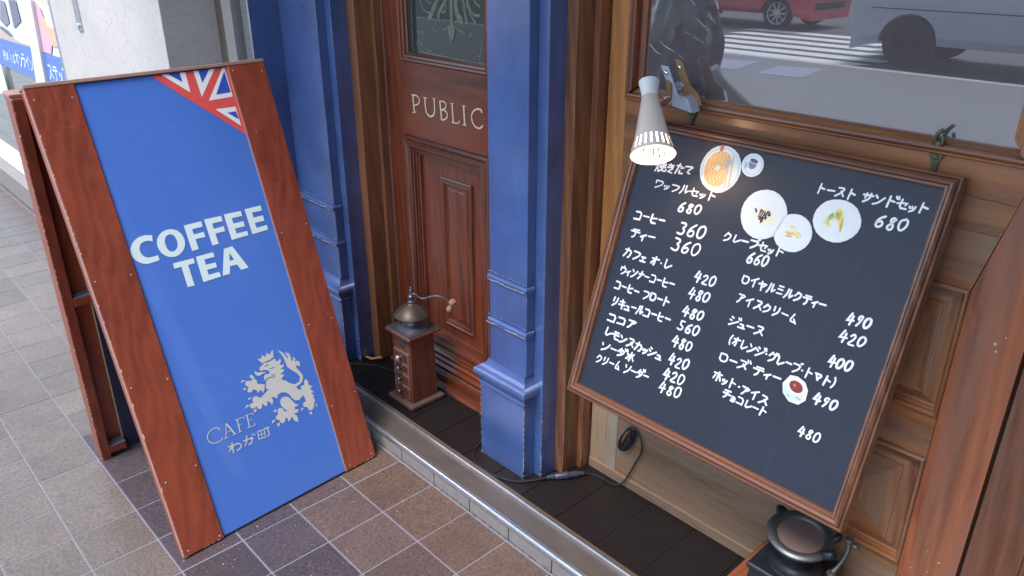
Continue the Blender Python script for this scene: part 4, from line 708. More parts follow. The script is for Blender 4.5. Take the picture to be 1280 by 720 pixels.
# ================================================================== MENU BOARD
BB0 = V3(-1.241, 1.378, .469); dB = V3(0, .242, .715).normalized(); uB = V3(1, 0, 0); nBB = uB.cross(dB)
TB = lambda u, v, w: tuple(BB0+uB*u+dB*v+nBB*w)
mb = thing('menu_board', 'framed black menu board handwritten in white katakana with food pictures, tilted against the window door', 'menu board', (-.85, 1.5, .47))
UW, VH = .779, .755
fp = [(0, -.022), (0, .004), (.001, .007), (.004, .0085), (.0065, .006), (.007, .003), (.009, .008), (.014, .0115), (.019, .0095), (.0215, .004), (.022, .006), (.026, .0065), (.0285, .004), (.030, -.004)]
for nm, sd_, mt in (('frame_side', (0,), 'frame'), ('frame_side', (2,), 'frame'), ('frame_side', (1,), 'framez'), ('frame_side', (3,), 'framez')): MB().sweep(0, UW, 0, VH, fp, TB, sd_).build(nm, M[mt], mb)
sl_ = MB().box(.010, UW-.010, .010, VH-.010, -.021, -.0035, 0, TB).build('board_surface', M['slate'], mb)
MB().box(.0, UW, .0, VH, -.0235, -.0221, 0, TB).build('back_board', M['oldx'], mb)
G_ = {'コ': "188881|1181", 'ー': "1595", 'ヒ': "292181|2586", 'テ': "2888|0696|565230", 'イ': "8915|5650", 'カ': "17978160|494610", 'フ': "18988430", 'エ': "2888|5851|1191", 'オ': "1797|595141|5712", '·': "4555",
 'レ': "292095", 'ウ': "5957|1714|17978340", 'ン': "1836|105297", 'ナ': "1696|595420", 'ロ': "1811818818", 'ト': "3930|3685", 'リ': "2925|797420", 'キ': "1787|0494|4960", 'ユ': "277761|0191", 'ル': "393410|696194",
 'ア': "189865|564220", 'モ': "2888|0595|484191", 'ス': "28886410|5591", 'ツ': "1725|4855|887330", 'シ': "1938|0625|104296", 'ソ': "1826|987320", 'タ': "4915|37877320|3654", '水': "595041|164611|886591", 'ム': "592181|6490",
 'ク': "4915|38887320", 'セ': "059774|393191", 'ワ': "1815|18988420", 'サ': "0797|3934|797420", 'ヤ': "069864|3950", 'ミ': "2979|2676|2282", 'マ': "189853|3662", 'チ': "1889|0595|585320", 'ヨ': "28888020|2484",
 'ホ': "0797|5950|2511|7591", '(': "7A474370", ')': "2A575320", '焼': "2A2510|0706|4746|2540|5999|7B76|6876|5797|4595|656240|7571A1A3", 'き': "1878|1676|3A74|64312180", 'た': "0868|3A10|6696|535090", 'て': "0999554271",
 'ラ': "2989|06967320", 'プ': "18988430|9B8A9AAB9B", '0': "592815215082958859", '6': "894724215081845523", '8': "88593755837040224477 88", '3': "29798755848150 11", '4': "4A1494|7860", '5': "39356583601 1|3989", '2': "27598764 1090", '9': "885937457588 7440",
 'A': "105990|2474", 'x': "1671|1176", 'i': "5550|5858", 's': "7736246231 11"}
DAK = "8A98|AAB8"
for a, b in (('ダ', 'タ'), ('グ', 'ク'), ('ジ', 'シ'), ('ズ', 'ス'), ('ド', 'ト')): G_[a] = G_[b]+'|'+DAK
SM = {'ィ': 'イ', 'ェ': 'エ', 'ッ': 'ツ', 'ュ': 'ユ', 'ャ': 'ヤ', 'ョ': 'ヨ'}
def handwrite(mb_, text, u0, v0, u1, v1, h, T, w0, pen, slant=.16, jit=.35):
    wt = []
    for ch in text: wt.append(.45 if ch in '· ' else .5 if ch in '()' else .72 if ch in SM else .8 if ch == 'ー' else 1.35 if ch == '焼' else 1.)
    tot = sum(wt); Lx = math.hypot(u1-u0, v1-v0); dx, dy = (u1-u0)/Lx, (v1-v0)/Lx; x = 0; k = 0
    for ch, ww in zip(text, wt):
        cw = Lx*ww/tot
        if ch != ' ':
            small = ch in SM; g = G_[SM.get(ch, ch)]
            isd = ch in '0123456789'
            gw = cw*(.86 if isd else .90); gh = h*(.60 if small else 1)*random.uniform(.92, 1.06); x0 = x+(cw-gw)/2; yo = random.uniform(-.05, .05)*h
            for st in g.split('|'):
                st = st.replace(' ', ''); pts = []
                for i in range(0, len(st)-1, 2):
                    gx = int(st[i], 16)/9.5; gy = int(st[i+1], 16)/9
                    gx += random.uniform(-jit, jit)*.09; gy += random.uniform(-jit, jit)*.09
                    a = x0+gx*gw+slant*gy*gh*.8; b = gy*gh+yo
                    pts.append((u0+dx*a-dy*b*0, v0+dy*a+b))
                mb_.ribbon(pts, pen*random.uniform(.88, 1.15), T, w0+k*.00002, (0 if ch in '4' else 2) if isd else 1); k += 1
        x += cw
for text, u0, v0, u1, v1, h in BK['MENU']:
    l = MB(); handwrite(l, text, u0, v0, u1, v1, h, TB, -.0030, .0046 if h > .022 else .0040); l.build('price' if text[0] in '0123456789' else 'menu_line', M['marker'], sl_)
def ell(cx, cy, rx_, ry_, n=26, rot=0, jit=0):
    o = []
    for k in range(n):
        a = 2*math.pi*k/n; r = 1+random.uniform(-jit, jit); x, y = rx_*r*math.cos(a), ry_*r*math.sin(a)
        o.append((cx+x*math.cos(rot)-y*math.sin(rot), cy+x*math.sin(rot)+y*math.cos(rot)))
    return o
pc = dict(white=plain('white photo paper', (.83, .85, .86), .35, 0, .03, 200, 0), waffle=None, choc=col('chocolate print', (.10, .025, .035)), cream=col('cream print', (.88, .82, .62)), yel=col('yellow fruit print', (.86, .72, .16)), pine=col('pale green print', (.80, .82, .40)), orange=col('orange print', (.85, .50, .12)),
 blue=col('blue china print', (.16, .2, .42)), dark=col('dark coffee print', (.10, .10, .13)), tea=col('red tea print', (.25, .03, .025)), pink=col('berry print', (.72, .14, .18)), silver=col('silver cutlery print', (.58, .50, .50)), pale=col('pale blue china print', (.62, .76, .82)), grey=col('grey pattern print', (.45, .50, .58)), butter=col('butter print', (.92, .88, .76)))
def waf():
    m, nt, bs = base('waffle print'); tc = coords(nt, (1, 1, 1), rand=False)
    ck = N(nt, 'ShaderNodeTexChecker'); ck.inputs['Scale'].default_value = 210; L(nt, tc, ck.inputs[0])
    n = noise(nt, tc, 30, 3); c = mixc(nt, ramp(nt, n, .35, .65), (.85, .50, .14), (.80, .27, .06)); c = mixc(nt, ck.outputs[1], c, (.92, .62, .28)); L(nt, c, bs.inputs['Base Color']); bs.inputs['Roughness'].default_value = .4; return m
pc['waffle'] = waf()
def pic(cx, cy, rx_, ry_, mat='white', rot=0): return MB().slab(ell(cx, cy, rx_, ry_, 22, rot, .012), TB, -.0034, -.0022).build('food_picture', pc[mat], sl_)
def pr_(par, pts, mat, lv): return MB().poly(pts, TB, -.0020+lv*.00012).build('print', pc[mat], par)
# waffle plate, cup, crepe plates, sandwich plate, tea cup (centres measured on the board)
a = pic(.2635, .668, .054, .056)
pr_(a, ell(.2635, .668, .051, .0525, 26), 'pale', 0); pr_(a, ell(.2635, .668, .0455, .047, 26), 'white', 1); pr_(a, ell(.258, .667, .036, .043, 26, -.1), 'waffle', 2)
for k in range(30):
    t_ = k*2*math.pi/30; pr_(a, ell(.2635+.0483*math.cos(t_), .668+.050*math.sin(t_), .0012, .0009, 5), 'grey', 3)
pr_(a, ell(.2560, .670, .0095, .0085, 4, .5), 'butter', 4); pr_(a, ell(.2535, .7165, .0055, .0085, 8), 'pink', 4); pr_(a, ell(.292, .664, .010, .033, 12, .1), 'cream', 3)
pr_(a, [(.278, .694), (.283, .697), (.2905, .628), (.286, .626)], 'silver', 5); pr_(a, [(.287, .706), (.291, .702), (.300, .632), (.2955, .630)], 'silver', 5); pr_(a, [(.2745, .676), (.288, .684), (.287, .694), (.276, .690)], 'grey', 6)
a = pic(.3415, .6930, .0275, .0268); pr_(a, ell(.342, .693, .024, .0235, 18), 'pale', 0); pr_(a, ell(.343, .693, .0195, .019, 18), 'white', 1)
pr_(a, [(.331, .700), (.334, .686), (.3405, .683), (.3495, .687), (.354, .704)], 'blue', 2); pr_(a, ell(.343, .703, .0125, .0065, 14, -.15), 'white', 3); pr_(a, ell(.343, .703, .0105, .005, 14, -.15), 'dark', 4); pr_(a, ell(.3265, .690, .004, .008, 8), 'grey', 2)
a = pic(.4025, .5915, .0555, .0565); pr_(a, ell(.4025, .5915, .050, .051), 'butter', 0); pr_(a, ell(.4025, .5915, .049, .050), 'white', 1)
pr_(a, ell(.408, .588, .026, .020, 16, -.3), 'cream', 1.5)
for k in range(22):
    x, y = .400+random.gauss(0, .0068), .591+random.gauss(0, .0068); pr_(a, ell(x, y, random.uniform(.0035, .0075), random.uniform(.0025, .005), 7, random.random()*3, .25), 'choc', 2+k*.1)
for k in range(4): pr_(a, ell(.397+k*.005, .592, .0008, .008, 6, -.3), 'white', 4)
a = pic(.4815, .5685, .0445, .0425); pr_(a, ell(.4815, .5685, .0395, .0375), 'butter', 0); pr_(a, ell(.4815, .5685, .0385, .0365), 'white', 1)
for k in range(11):
    x, y = .478+random.gauss(0, .011), .568+random.gauss(0, .006); pr_(a, ell(x, y, random.uniform(.005, .009), random.uniform(.002, .004), 7, random.uniform(-.6, .3), .2), ('orange', 'yel', 'cream')[k % 3], 2+k*.1)
a = pic(.5665, .6175, .0515, .0455); pr_(a, ell(.5665, .6175, .047, .041), 'butter', 0); pr_(a, ell(.5665, .6175, .046, .040), 'white', 1)
for x, y, r1, r2, rt_, mt in ((.548, .618, .007, .018, -.5, 'pine'), (.556, .626, .006, .016, -.6, 'pine'), (.567, .632, .006, .014, .1, 'yel'), (.575, .622, .005, .020, .15, 'yel'), (.580, .610, .003, .016, .05, 'orange'), (.551, .607, .009, .004, -.6, 'yel'), (.563, .622, .005, .014, -.4, 'cream')): pr_(a, ell(x, y, r1, r2, 9, rt_, .1), mt, 2)
a = MB().slab([(.563, .247), (.570, .227), (.588, .214), (.610, .215), (.6225, .230), (.621, .252), (.610, .267), (.590, .273), (.574, .270)], TB, -.0034, -.0022).build('food_picture', pc['white'], sl_)
pr_(a, ell(.5915, .240, .024, .022, 14, -.3), 'pale', 0); pr_(a, ell(.594, .249, .0195, .0155, 16, -.25), 'white', 1); pr_(a, ell(.594, .2505, .0165, .0125, 16, -.25), 'tea', 2); pr_(a, ell(.590, .2525, .003, .004, 8), 'pink', 3)
pr_(a, ell(.583, .226, .005, .003, 8), 'grey', 2); pr_(a, ell(.606, .228, .008, .003, 8, -.2), 'grey', 2)
MB().ribbon([(.66, .66), (.60, .30), (.585, .02)], .0006, TB, -.0031).build('crease', col('faint crease', (.07, .07, .10)), sl_)

# ================================================================== CLAMP LAMP
lp = thing('clamp_lamp', 'lit cone shaped clamp lamp with slotted rim shining on the menu board', 'lamp', (-1.1, 1.6, 1.24))
ax = V3(.47, -.44, -.765).normalized(); Mo = V3(-1.068, 1.450, 1.143)
ry_ = ax.orthogonal().normalized(); R_ = Matrix((ry_, ax.cross(ry_), ax)).transposed()
prof = [(.0235, -.190), (.0225, -.180), (.0195, -.163), (.0185, -.152), (.0200, -.147), (.0365, -.064), (.0425, -.038), (.0440, -.031), (.0505, -.010), (.053, 0)]
seg = 66; sh = MB(); inr = MB()
for mbb, off in ((sh, 0), (inr, -.0012)):
    n0 = 0; vs = []
    for r, z in prof:
        for k in range(seg): vs.append(Mo+R_ @ Vector(((r+off)*math.cos(2*math.pi*k/seg), (r+off)*math.sin(2*math.pi*k/seg), z)))
    fs = []
    for a in range(len(prof)-1):
        for k in range(seg):
            if a == 6 or a == 5:
                if a == 6 or True:
                    pass
            if a == 7 and False: pass
            if prof[a][1] >= -.0385 and prof[a][1] < -.012 and k % 3 == 0: continue
            fs.append((a*seg+k, a*seg+(k+1) % seg, (a+1)*seg+(k+1) % seg, (a+1)*seg+k))
    mbb.add(vs, fs)
sho = sh.build('lamp_shade', M['lampskin'], lp, smooth=True); inr.build('shade_lining', M['lampwhite'], lp, smooth=True)
MB().lathe([(.0243, -.191), (.0243, -.186), (.0215, -.170), (.0198, -.158), (.0196, -.150)], Mo, 32, R_).build('shade_collar', M['lampwhite'], lp, smooth=True)
MB().lathe([(.017, -.165), (.017, -.105), (.013, -.10), (0, -.10)], Mo, 20, R_).build('socket', M['lampwhite'], lp, smooth=True)
MB().lathe([(0, -.10), (.012, -.097), (.021, -.080), (.026, -.060), (.023, -.042), (.012, -.031), (0, -.028)], Mo, 22, R_).build('bulb', M['bulb'], lp, smooth=True)
ld = bpy.data.lights.new('lamp_light', 'POINT'); ld.energy = .55; ld.color = (1, .66, .40); ld.shadow_soft_size = .012
lo = bpy.data.objects.new('lamp_light', ld); COL.objects.link(lo); lo.location = Mo+ax*(-.012); lo.parent = lp; lo.matrix_parent_inverse = lp.matrix_world.inverted()
# clamp jaws, spring, knuckle
TC0 = V3(-1.118, 1.600, 1.255)
cu = V3(.98, -.1, -.1).normalized(); cv = V3(-.42, -.02, .92).normalized(); cw = cu.cross(cv).normalized()
if cw.y > 0: cw = -cw
TC = lambda u, v, w: tuple(TC0+cu*u+cv*v+cw*w)
MB().slab([(-.014, .072), (.010, .075), (.016, .008), (.036, .004), (.036, -.028), (-.018, -.028), (-.020, -.004), (-.010, .030)], TC, .014, .0165).build('jaw', M['steel'], lp)
MB().slab([(-.011, .078), (.012, .078), (.016, .02), (.036, .004), (.036, -.026), (-.012, -.026)], lambda u, v, w: TC(u+.020, v+.010, w), -.016, -.0135).build('jaw', M['rust'], lp)
for k in range(4): MB().box(-.012+k*.009, -.0085+k*.009, -.024, .004, .0166, .0182, .0006, TC).build('jaw_rib', M['steel'], lp)
MB().lathe([(.0075, 0), (.0065, .003), (.003, .005), (0, .0052)], TC(-.001, .058, .0166), 14, Matrix((cu, cv, cw)).transposed()).build('rivet', M['chrome'], lp, smooth=True)
MB().lathe([(.006, 0), (.005, .003), (0, .004)], TC(.020, .070, -.013), 14, Matrix((cu, cv, cw)).transposed()).build('rivet', M['chrome'], lp, smooth=True)
MB().slab([(.028, .006), (.046, .004), (.046, -.030), (.030, -.030)], TC, -.013, .0138).build('jaw_bridge', M['steel'], lp)
sp = [TC(.004+.009*math.cos(a), .022+.009*math.sin(a), -.013+.0026*a/ (2*math.pi)*2.4) for a in [k*.5 for k in range(60)]]
MB().tube(sp, .0011, 6, 0).build('spring', M['steel'], lp, smooth=True)
MB().slab([(-.030, -.022), (-.004, .040), (.008, .034), (-.002, .004), (-.018, -.030)], TC, .017, .0195).build('knuckle_plate', M['rust'], lp)
kp = Mo+R_ @ Vector((0, 0, -.120))
MB().tube([tuple(kp), tuple(kp+(Vector(TC(-.022, -.018, .016))-kp)*.5), TC(-.016, -.012, .018)], .0062, 10, 0).build('knuckle', M['rust'], lp, smooth=True)
MB().slab([(-.034, -.010), (-.010, -.002), (-.012, -.020), (-.032, -.026)], TC, .012, .020).build('knuckle_block', M['lampskin'], lp)

# ================================================================== COFFEE GRINDERS
g = thing('coffee_grinder', 'tall wooden coffee grinder with metal dome and crank, standing at the PUBLIC door', 'coffee grinder', (-2.113, 1.486, 0))
cx, cy = -2.110, 1.486
MB().box(cx-.076, cx+.076, cy-.078, cy+.078, .001, .020, .004).build('base_plate', plain('dusty worn base wood', (.12, .075, .06), .6, 0, .35, 60), g)
m = MB(); vs = [(cx+sx*a, cy+sy*a, z) for a, z in ((.057, .0202), (.0525, .285)) for sx, sy in ((-1, -1), (1, -1), (1, 1), (-1, 1))]
m.add(vs, [(0, 1, 2, 3), (4, 5, 6, 7)]+[(k, (k+1) % 4, (k+1) % 4+4, k+4) for k in range(4)]); body = m.build('case', M['grindwood'], g, bevel=.0015)
yf = lambda z: cy-.057+(z-.02)*.017
for z0, z1, wv in ((.178, .222, 0), (.136, .174, .001), (.088, .132, .002), (.034, .084, .003)):
    d = MB().box(cx-.046, cx+.046, yf((z0+z1)/2)-.0065-wv*0, yf(z1)+.01, z0, z1, .0015).build('drawer', plain('faded drawer front', (.20, .10, .085), .5, 0, .35, 80, .3), g)
    MB().box(cx-.040, cx+.040, yf((z0+z1)/2)-.0078, yf((z0+z1)/2)-.0066, z0+.006, z1-.006, .0008).build('drawer_panel', M['grindwood'], d)
    MB().lathe([(.0035, 0), (.0045, .006), (.0085, .011), (.0095, .015), (.007, .019), (0, .020)], (cx, yf((z0+z1)/2)-.0078, (z0+z1)/2), 14, Matrix.Rotation(math.pi/2, 3, 'X')).build('knob', M['steel'] if z0 == .178 else M['pewter'], d, smooth=True)
MB().lathe([(.017, 0), (.019, .001), (.015, .0025), (0, .003)], (cx, yf(.253)-.0004, .253), 20, Matrix.Rotation(math.pi/2, 3, 'X')).build('medallion', M['irong'], g, smooth=True)
MB().box(cx-.074, cx+.074, cy-.074, cy+.074, .2855, .300, .004).build('top_slab', M['grindwood'], g)
MB().box(cx-.070, cx+.070, cy-.070, cy+.070, .3003, .3035, .0012).build('top_plate', M['pewter'], g)
Cg = (cx, cy, 0)
MB().lathe([(.061, .3036), (.060, .307), (.056, .309), (.055, .3125), (.050, .315), (.045, .317), (.036, .325), (.0345, .333), (.040, .342)], Cg, 36).build('collar', M['pewter'], g, smooth=True)
MB().lathe([(.040, .342), (.056, .344), (.0645, .349), (.066, .353), (.063, .359), (.054, .369), (.043, .379), (.030, .388), (.017, .394), (.013, .398), (0, .398)], Cg, 40).build('dome_lid', M['bronze'], g, smooth=True)
for ang in (.3, 2.35, 4.4):
    MB().tube([(cx+r*math.cos(ang), cy+r*math.sin(ang), z) for r, z in ((.0655, .3545), (.054, .3705), (.043, .3805), (.030, .3895), (.014, .397))], .0014, 6, 0).build('lid_rib', M['bronze'], g, smooth=True)
MB().lathe([(.013, .398), (.0145, .404), (.009, .408), (.010, .416), (.0125, .420), (.0125, .425), (.008, .429), (.0055, .438), (.0075, .443), (.0065, .449), (.0035, .453), (.0045, .457), (0, .461)], Cg, 20).build('finial', M['pewter'], g, smooth=True)
cd = Vector((.72, .52, 0)).normalized()
def cpt(r, z): return (cx+cd.x*r, cy+cd.y*r, z)
crk = MB().tube([cpt(0, .434), cpt(.018, .433), cpt(.030, .420), cpt(.048, .417), cpt(.075, .430), (cpt(.105, .434)), cpt(.130, .424), cpt(.145, .405)], .0036, 10, 2).build('crank', M['pewter'], g, smooth=True)
MB().lathe([(0, -.030), (.009, -.028), (.0125, -.020), (.010, -.010), (.0055, -.002), (.007, .004), (.012, .010), (.0135, .018), (.010, .026), (0, .028)], cpt(.148, .400), 16, Matrix.Rotation(.5, 3, 'Y')).build('crank_knob', M['knobwood'], crk, smooth=True)
bl = MB().lathe([(0, -.004), (.003, -.002), (.003, .002), (0, .004)], (cx-.062, cy-.005, .361), 8).build('lid_button', M['steel'], g)

st_ = thing('wooden_stool', 'low orange brown wooden box at the bottom edge carrying the iron grinder', 'wooden box', (-.55, 1.55, 0))
MB().box(-.733, -.30, 1.30, 1.641, .098, .118, .003).build('top_board', M['stool'], st_)
for a in (-.725, -.325): MB().box(a, a+.02, 1.31, 1.635, .001, .0978, .002).build('side_board', M['stool'], st_)
MB().box(-.704, -.326, 1.312, 1.33, .02, .0978, .002).build('front_board', M['stool'], st_)
g2 = thing('iron_coffee_grinder', 'black cast iron coffee grinder with open hopper under the corner of the menu board', 'coffee grinder', (-.595, 1.515, .118))
hx, hy = -.597, 1.512
m = MB(); vs = [(hx+sx*a, hy+sy*a, z) for a, z in ((.088, .1185), (.088, .128), (.080, .132), (.078, .190), (.084, .194), (.084, .204), (.080, .208)) for sx, sy in ((-1, -1), (1, -1), (1, 1), (-1, 1))]
m.add(vs, [(0, 1, 2, 3), (24, 25, 26, 27)]+[(4*a+k, 4*a+(k+1) % 4, 4*a+4+(k+1) % 4, 4*a+k+4) for a in range(6) for k in range(4)]); m.build('case', M['iron'], g2, bevel=.002)
H2 = (hx, hy, 0)
MB().lathe([(.066, .2082), (.064, .213), (.056, .215), (.050, .219), (.044, .222), (.042, .236), (.046, .243), (.040, .247), (.041, .256), (.050, .262)], H2, 36).build('neck', M['iron'], g2, smooth=True)
tl = Matrix.Rotation(.10, 3, 'X') @ Matrix.Rotation(.06, 3, 'Y')
hp = MB().lathe([(.050, -.030), (.062, -.018), (.070, -.004), (.077, .000), (.079, .007), (.074, .012), (.066, .013), (.058, .010), (.053, .004)], (hx, hy, .288), 40, tl).build('hopper', M['irong'], g2, smooth=True)
MB().lathe([(.054, .0045), (.050, .001), (.036, -.003), (.018, -.006), (0, -.007)], (hx, hy, .288), 36, tl).build('hopper_bowl', plain('brown tinned bowl', (.27, .19, .165), .35, .3, .15, 10, .05), g2, smooth=True)
for a, s_ in ((2.6, 1.5), (1.45, .9), (-.25, 1.4), (.6, 1.1)):
    c_, s2 = math.cos(a), math.sin(a); e_ = MB()
    e_.tube([(hx+c_*.070, hy+s2*.070, .288), (hx+c_*.084*1, hy+s2*.084, .300), (hx+c_*.088-s2*.008*s_, hy+s2*.088+c_*.008*s_, .300)], .0085*s_, 10, 1)
    e_.build('hopper_lug', M['iron'], g2, smooth=True)
kx, ky = -.497, 1.545
ck = MB().tube([(kx, ky, .318), (kx+.004, ky-.004, .295), (kx-.002, ky-.02, .262), (kx-.012, ky-.038, .236)], lambda t: .0048+.0022*abs(math.sin(t*5)), 10, 2)
ck.lathe([(.010, -.006), (.012, 0), (.010, .006), (0, .007)], (kx, ky, .322), 14); ck.lathe([(.008, -.004), (.010, 0), (.008, .004), (0, .005)], (kx+.016, ky+.002, .316), 12)
ck = ck.build('crank', M['irong'], g2, smooth=True)
MB().tube([(kx-.012, ky-.038, .236), (kx+.004, ky-.055, .232), (kx+.03, ky-.075, .214), (kx+.055, ky-.09, .19)], lambda t: .008+.007*math.sin(t*2.4), 12, 1).build('crank_handle', M['stool'], ck, smooth=True)
MB().tube([(kx-.016, ky-.034, .238), (kx-.005, ky-.044, .236)], .0095, 12, 0).build('handle_ferrule', M['irong'], ck, smooth=True)

# ================================================================== CORD, CONNECTOR, LEAF
cb = thing('power_cord', 'grey black lamp cord coiled on the door foot and plugged in beside the navy plinth', 'cord', (-1.4, 1.5, 0))
r = .0032
MB().tube([(-1.90, 1.60, .004), (-1.80, 1.55, .004), (-1.722, 1.480, .004), (-1.700, 1.42, .004), (-1.655, 1.378, .004), (-1.570, 1.372, .004), (-1.485, 1.395, .005), (-1.440, 1.450, .007), (-1.418, 1.492, .010)], r, 8, 2).build('cable', M['black'], cb, smooth=True)
MB().tube([(-1.352, 1.592, .010), (-1.335, 1.614, .007), (-1.300, 1.625, .004), (-1.262, 1.622, .004), (-1.232, 1.634, .010), (-1.212, 1.6405, .05), (-1.190, 1.6405, .11), (-1.166, 1.6405, .165), (-1.168, 1.6405, .205), (-1.190, 1.6405, .232)], r*.8, 8, 2).build('cable', M['black'], cb, smooth=True)
pa, pb = Vector((-1.420, 1.489, .011)), Vector((-1.350, 1.595, .012)); dd = (pb-pa).normalized(); Rr = Matrix((dd.orthogonal().normalized(), dd.cross(dd.orthogonal().normalized()), dd)).transposed()
MB().lathe([(.004, 0), (.007, .003), (.0075, .016), (.0095, .018), (.0095, .024), (.0085, .026), (.011, .030), (.0118, .060), (.0125, .064), (.0125, .070), (.010, .073), (.011, .100), (.008, .106), (.006, .124), (.003, .127)], tuple(pa), 14, Rr).build('connector', plain('slate grey plug plastic', (.05, .058, .085), .35, 0, .15, 60), cb, smooth=True)
lc = MB()
for j in range(5):
    a0 = j*.22; pts = []
    for k in range(13):
        a = 2*math.pi*k/12; x = .021*math.cos(a)*(1-.15*j)+.004*math.sin(j*5); z = .056*math.sin(a)*(1-.06*j)+.004*math.cos(j*4); t_ = .40+.07*math.sin(j*2.1)
        pts.append((-1.222+x*math.cos(t_)+z*math.sin(t_)+.004*math.sin(j*3), 1.640-.0035*(j % 3)-.001, .186+z*math.cos(t_)-x*math.sin(t_)))
    lc.tube(pts, r*.72, 7, 1)
lc.tube([(-1.228, 1.634, .176), (-1.218, 1.630, .186), (-1.206, 1.634, .194)], r*1.2, 7, 1)
lc.build('coil', M['black'], cb, smooth=True)
c2 = MB().tube([(-2.62, 1.36, .004), (-2.50, 1.43, .004), (-2.43, 1.50, .004), (-2.33, 1.535, .004), (-2.24, 1.545, .004), (-2.12, 1.585, .004), (-1.98, 1.592, .004), (-1.86, 1.60, .004)], r, 8, 2).build('floor_cable', M['black'], smooth=True)
tag(c2, 'thin black cable lying on the dark recess floor behind the wooden coffee grinder', 'cable')
lf = MB().ribbon([(-2.475, 1.508), (-2.455, 1.520), (-2.430, 1.541)], .018, lambda u, v, w: (u, v, w+.010+.03*abs(math.sin((u+v)*30))*.3), .002, 1).build('dry_leaf', M['leaf'])
tag(lf, 'curled dry orange leaf at the foot of the shaded navy pilaster', 'leaf')

# ================================================================== THE STREET (seen mirrored in the window)
def wheel(par, x, y, z, R, side, spokes=9, wd_=.19, rim=.72, rmat=None):
    Rt = Matrix.Rotation(-side*math.pi/2, 3, 'X')
    ty = MB().lathe([(R*rim, -wd_), (R*.95, -wd_), (R, -wd_*.85), (R, -wd_*.12), (R*.95, 0), (R*rim*1.02, -.004), (R*rim, -.03)], (x, y, z), 40, Rt).build('tyre', M['tyre'], par, smooth=True)
    rm_ = MB(); rm_.lathe([(R*rim, -.03), (R*rim*.97, -.006), (R*rim*.90, -.012), (R*rim*.88, -.05), (R*rim*.86, -.10)], (x, y, z), 40, Rt)
    for k in range(spokes):
        a = 2*math.pi*k/spokes; u_ = Vector((math.cos(a), 0, math.sin(a))); t_ = Vector((-math.sin(a), 0, math.cos(a))); c0 = Vector((x, y-side*.022, z)); vs = []
        for rr_, h_ in ((.05, .020), (R*rim*.90, .013)):
            for s_ in (-1, 1):
                for dy in (0, .03): vs.append(c0+u_*rr_+t_*h_*s_-Vector((0, side*dy, 0)))
        rm_.add(vs, [(0, 2, 6, 4), (1, 3, 7, 5), (0, 1, 5, 4), (2, 3, 7, 6)])
    rm_.lathe([(.07, -.03), (.06, -.014), (0, -.012)], (x, y, z), 20, Rt); rm_.build('rim', rmat or M['alu'], ty)
def car(name, label, cat, prof, arches, y1, width, paintm, z0, windows, R):
    """prof: side outline points (x,z) over the roof; arches: wheel centre xs"""
    t = thing(name, label, cat, ((prof[0][0]+prof[-1][0])/2, y1-width/2, z0))
    zb = z0+.20; low = []
    xs = sorted(arches); pts = [(x, z0+z) for x, z in prof]
    bottom = []
    for xc in sorted(arches, reverse=True):
        for k in range(13):
            a = math.pi*k/12; bottom.append((xc+R*1.14*math.cos(a), max(zb, z0+R+R*1.14*math.sin(a)-.02)))
    outline = pts+[(pts[-1][0], zb)]+[q for q in bottom if True]+[(pts[0][0], zb)]
    T = lambda u, v, w: (u, y1-w, v)
    m = MB(); n = len(outline); tri = tessellate_polygon([[Vector((p[0], p[1], 0)) for p in outline]])
    def inset(z): return .0 if z < z0+.95 else (z-z0-.95)*.32
    vs = [(u, y1-.03*(v < z0+.35)-inset(v), v) for u, v in outline]+[(u, y1-width+.03*(v < z0+.35)+inset(v), v) for u, v in outline]
    m.add(vs, [tuple(q) for q in tri]+[tuple(i+n for i in reversed(q)) for q in tri]+[(i, (i+1) % n, (i+1) % n+n, i+n) for i in range(n)])
    m.build('body', paintm, t)
    for q in windows:
        w_ = MB(); w_.add([(u, y1+.004-inset(z0+v), z0+v) for u, v in q], [tuple(range(len(q)))]); w_.build('side_window', M['carglass'], t)
    for xc in arches:
        for yy, sd_ in ((y1-.03, 1), (y1-width+.03, -1)): wheel(t, xc, yy, z0+R, R, sd_, rim=.72 if R < .34 else .58, rmat=M['alu'] if R < .34 else M['tyre'])
    for zz in (.80,): MB().add([(pts[0][0]+.25, y1+.006, z0+zz), (pts[-1][0]-.25, y1+.006, z0+zz), (pts[-1][0]-.25, y1+.006, z0+zz+.012), (pts[0][0]+.25, y1+.006, z0+zz+.012)], [(0, 1, 2, 3)]).build('side_crease', M['tyre'] if zz > .6 else paintm, t)
    return t
c_ = car('red_car', 'red hatchback with silver alloy wheels beyond the crossing, mirrored in the window', 'car', [(-12.02, .40), (-12.05, .62), (-11.9, .80), (-11.0, .93), (-10.2, 1.38), (-9.3, 1.47), (-8.5, 1.42), (-7.95, 1.02), (-7.85, .80), (-7.88, .42)], [-11.17, -8.64], -12.2, 1.70, M['red'], -.12,
 [[(-10.85, .95), (-10.15, 1.33), (-9.65, 1.38), (-9.65, .97)], [(-9.58, .97), (-9.58, 1.385), (-8.65, 1.34), (-8.35, 1.0)]], .31)
MB().box(-7.93, -7.86, -13.6, -12.35, .28, .42, .01).build('bumper_trim', M['tyre'], c_); MB().box(-7.90, -7.85, -12.6, -12.3, .60, .78, .01).build('tail_light', M['red'], c_)
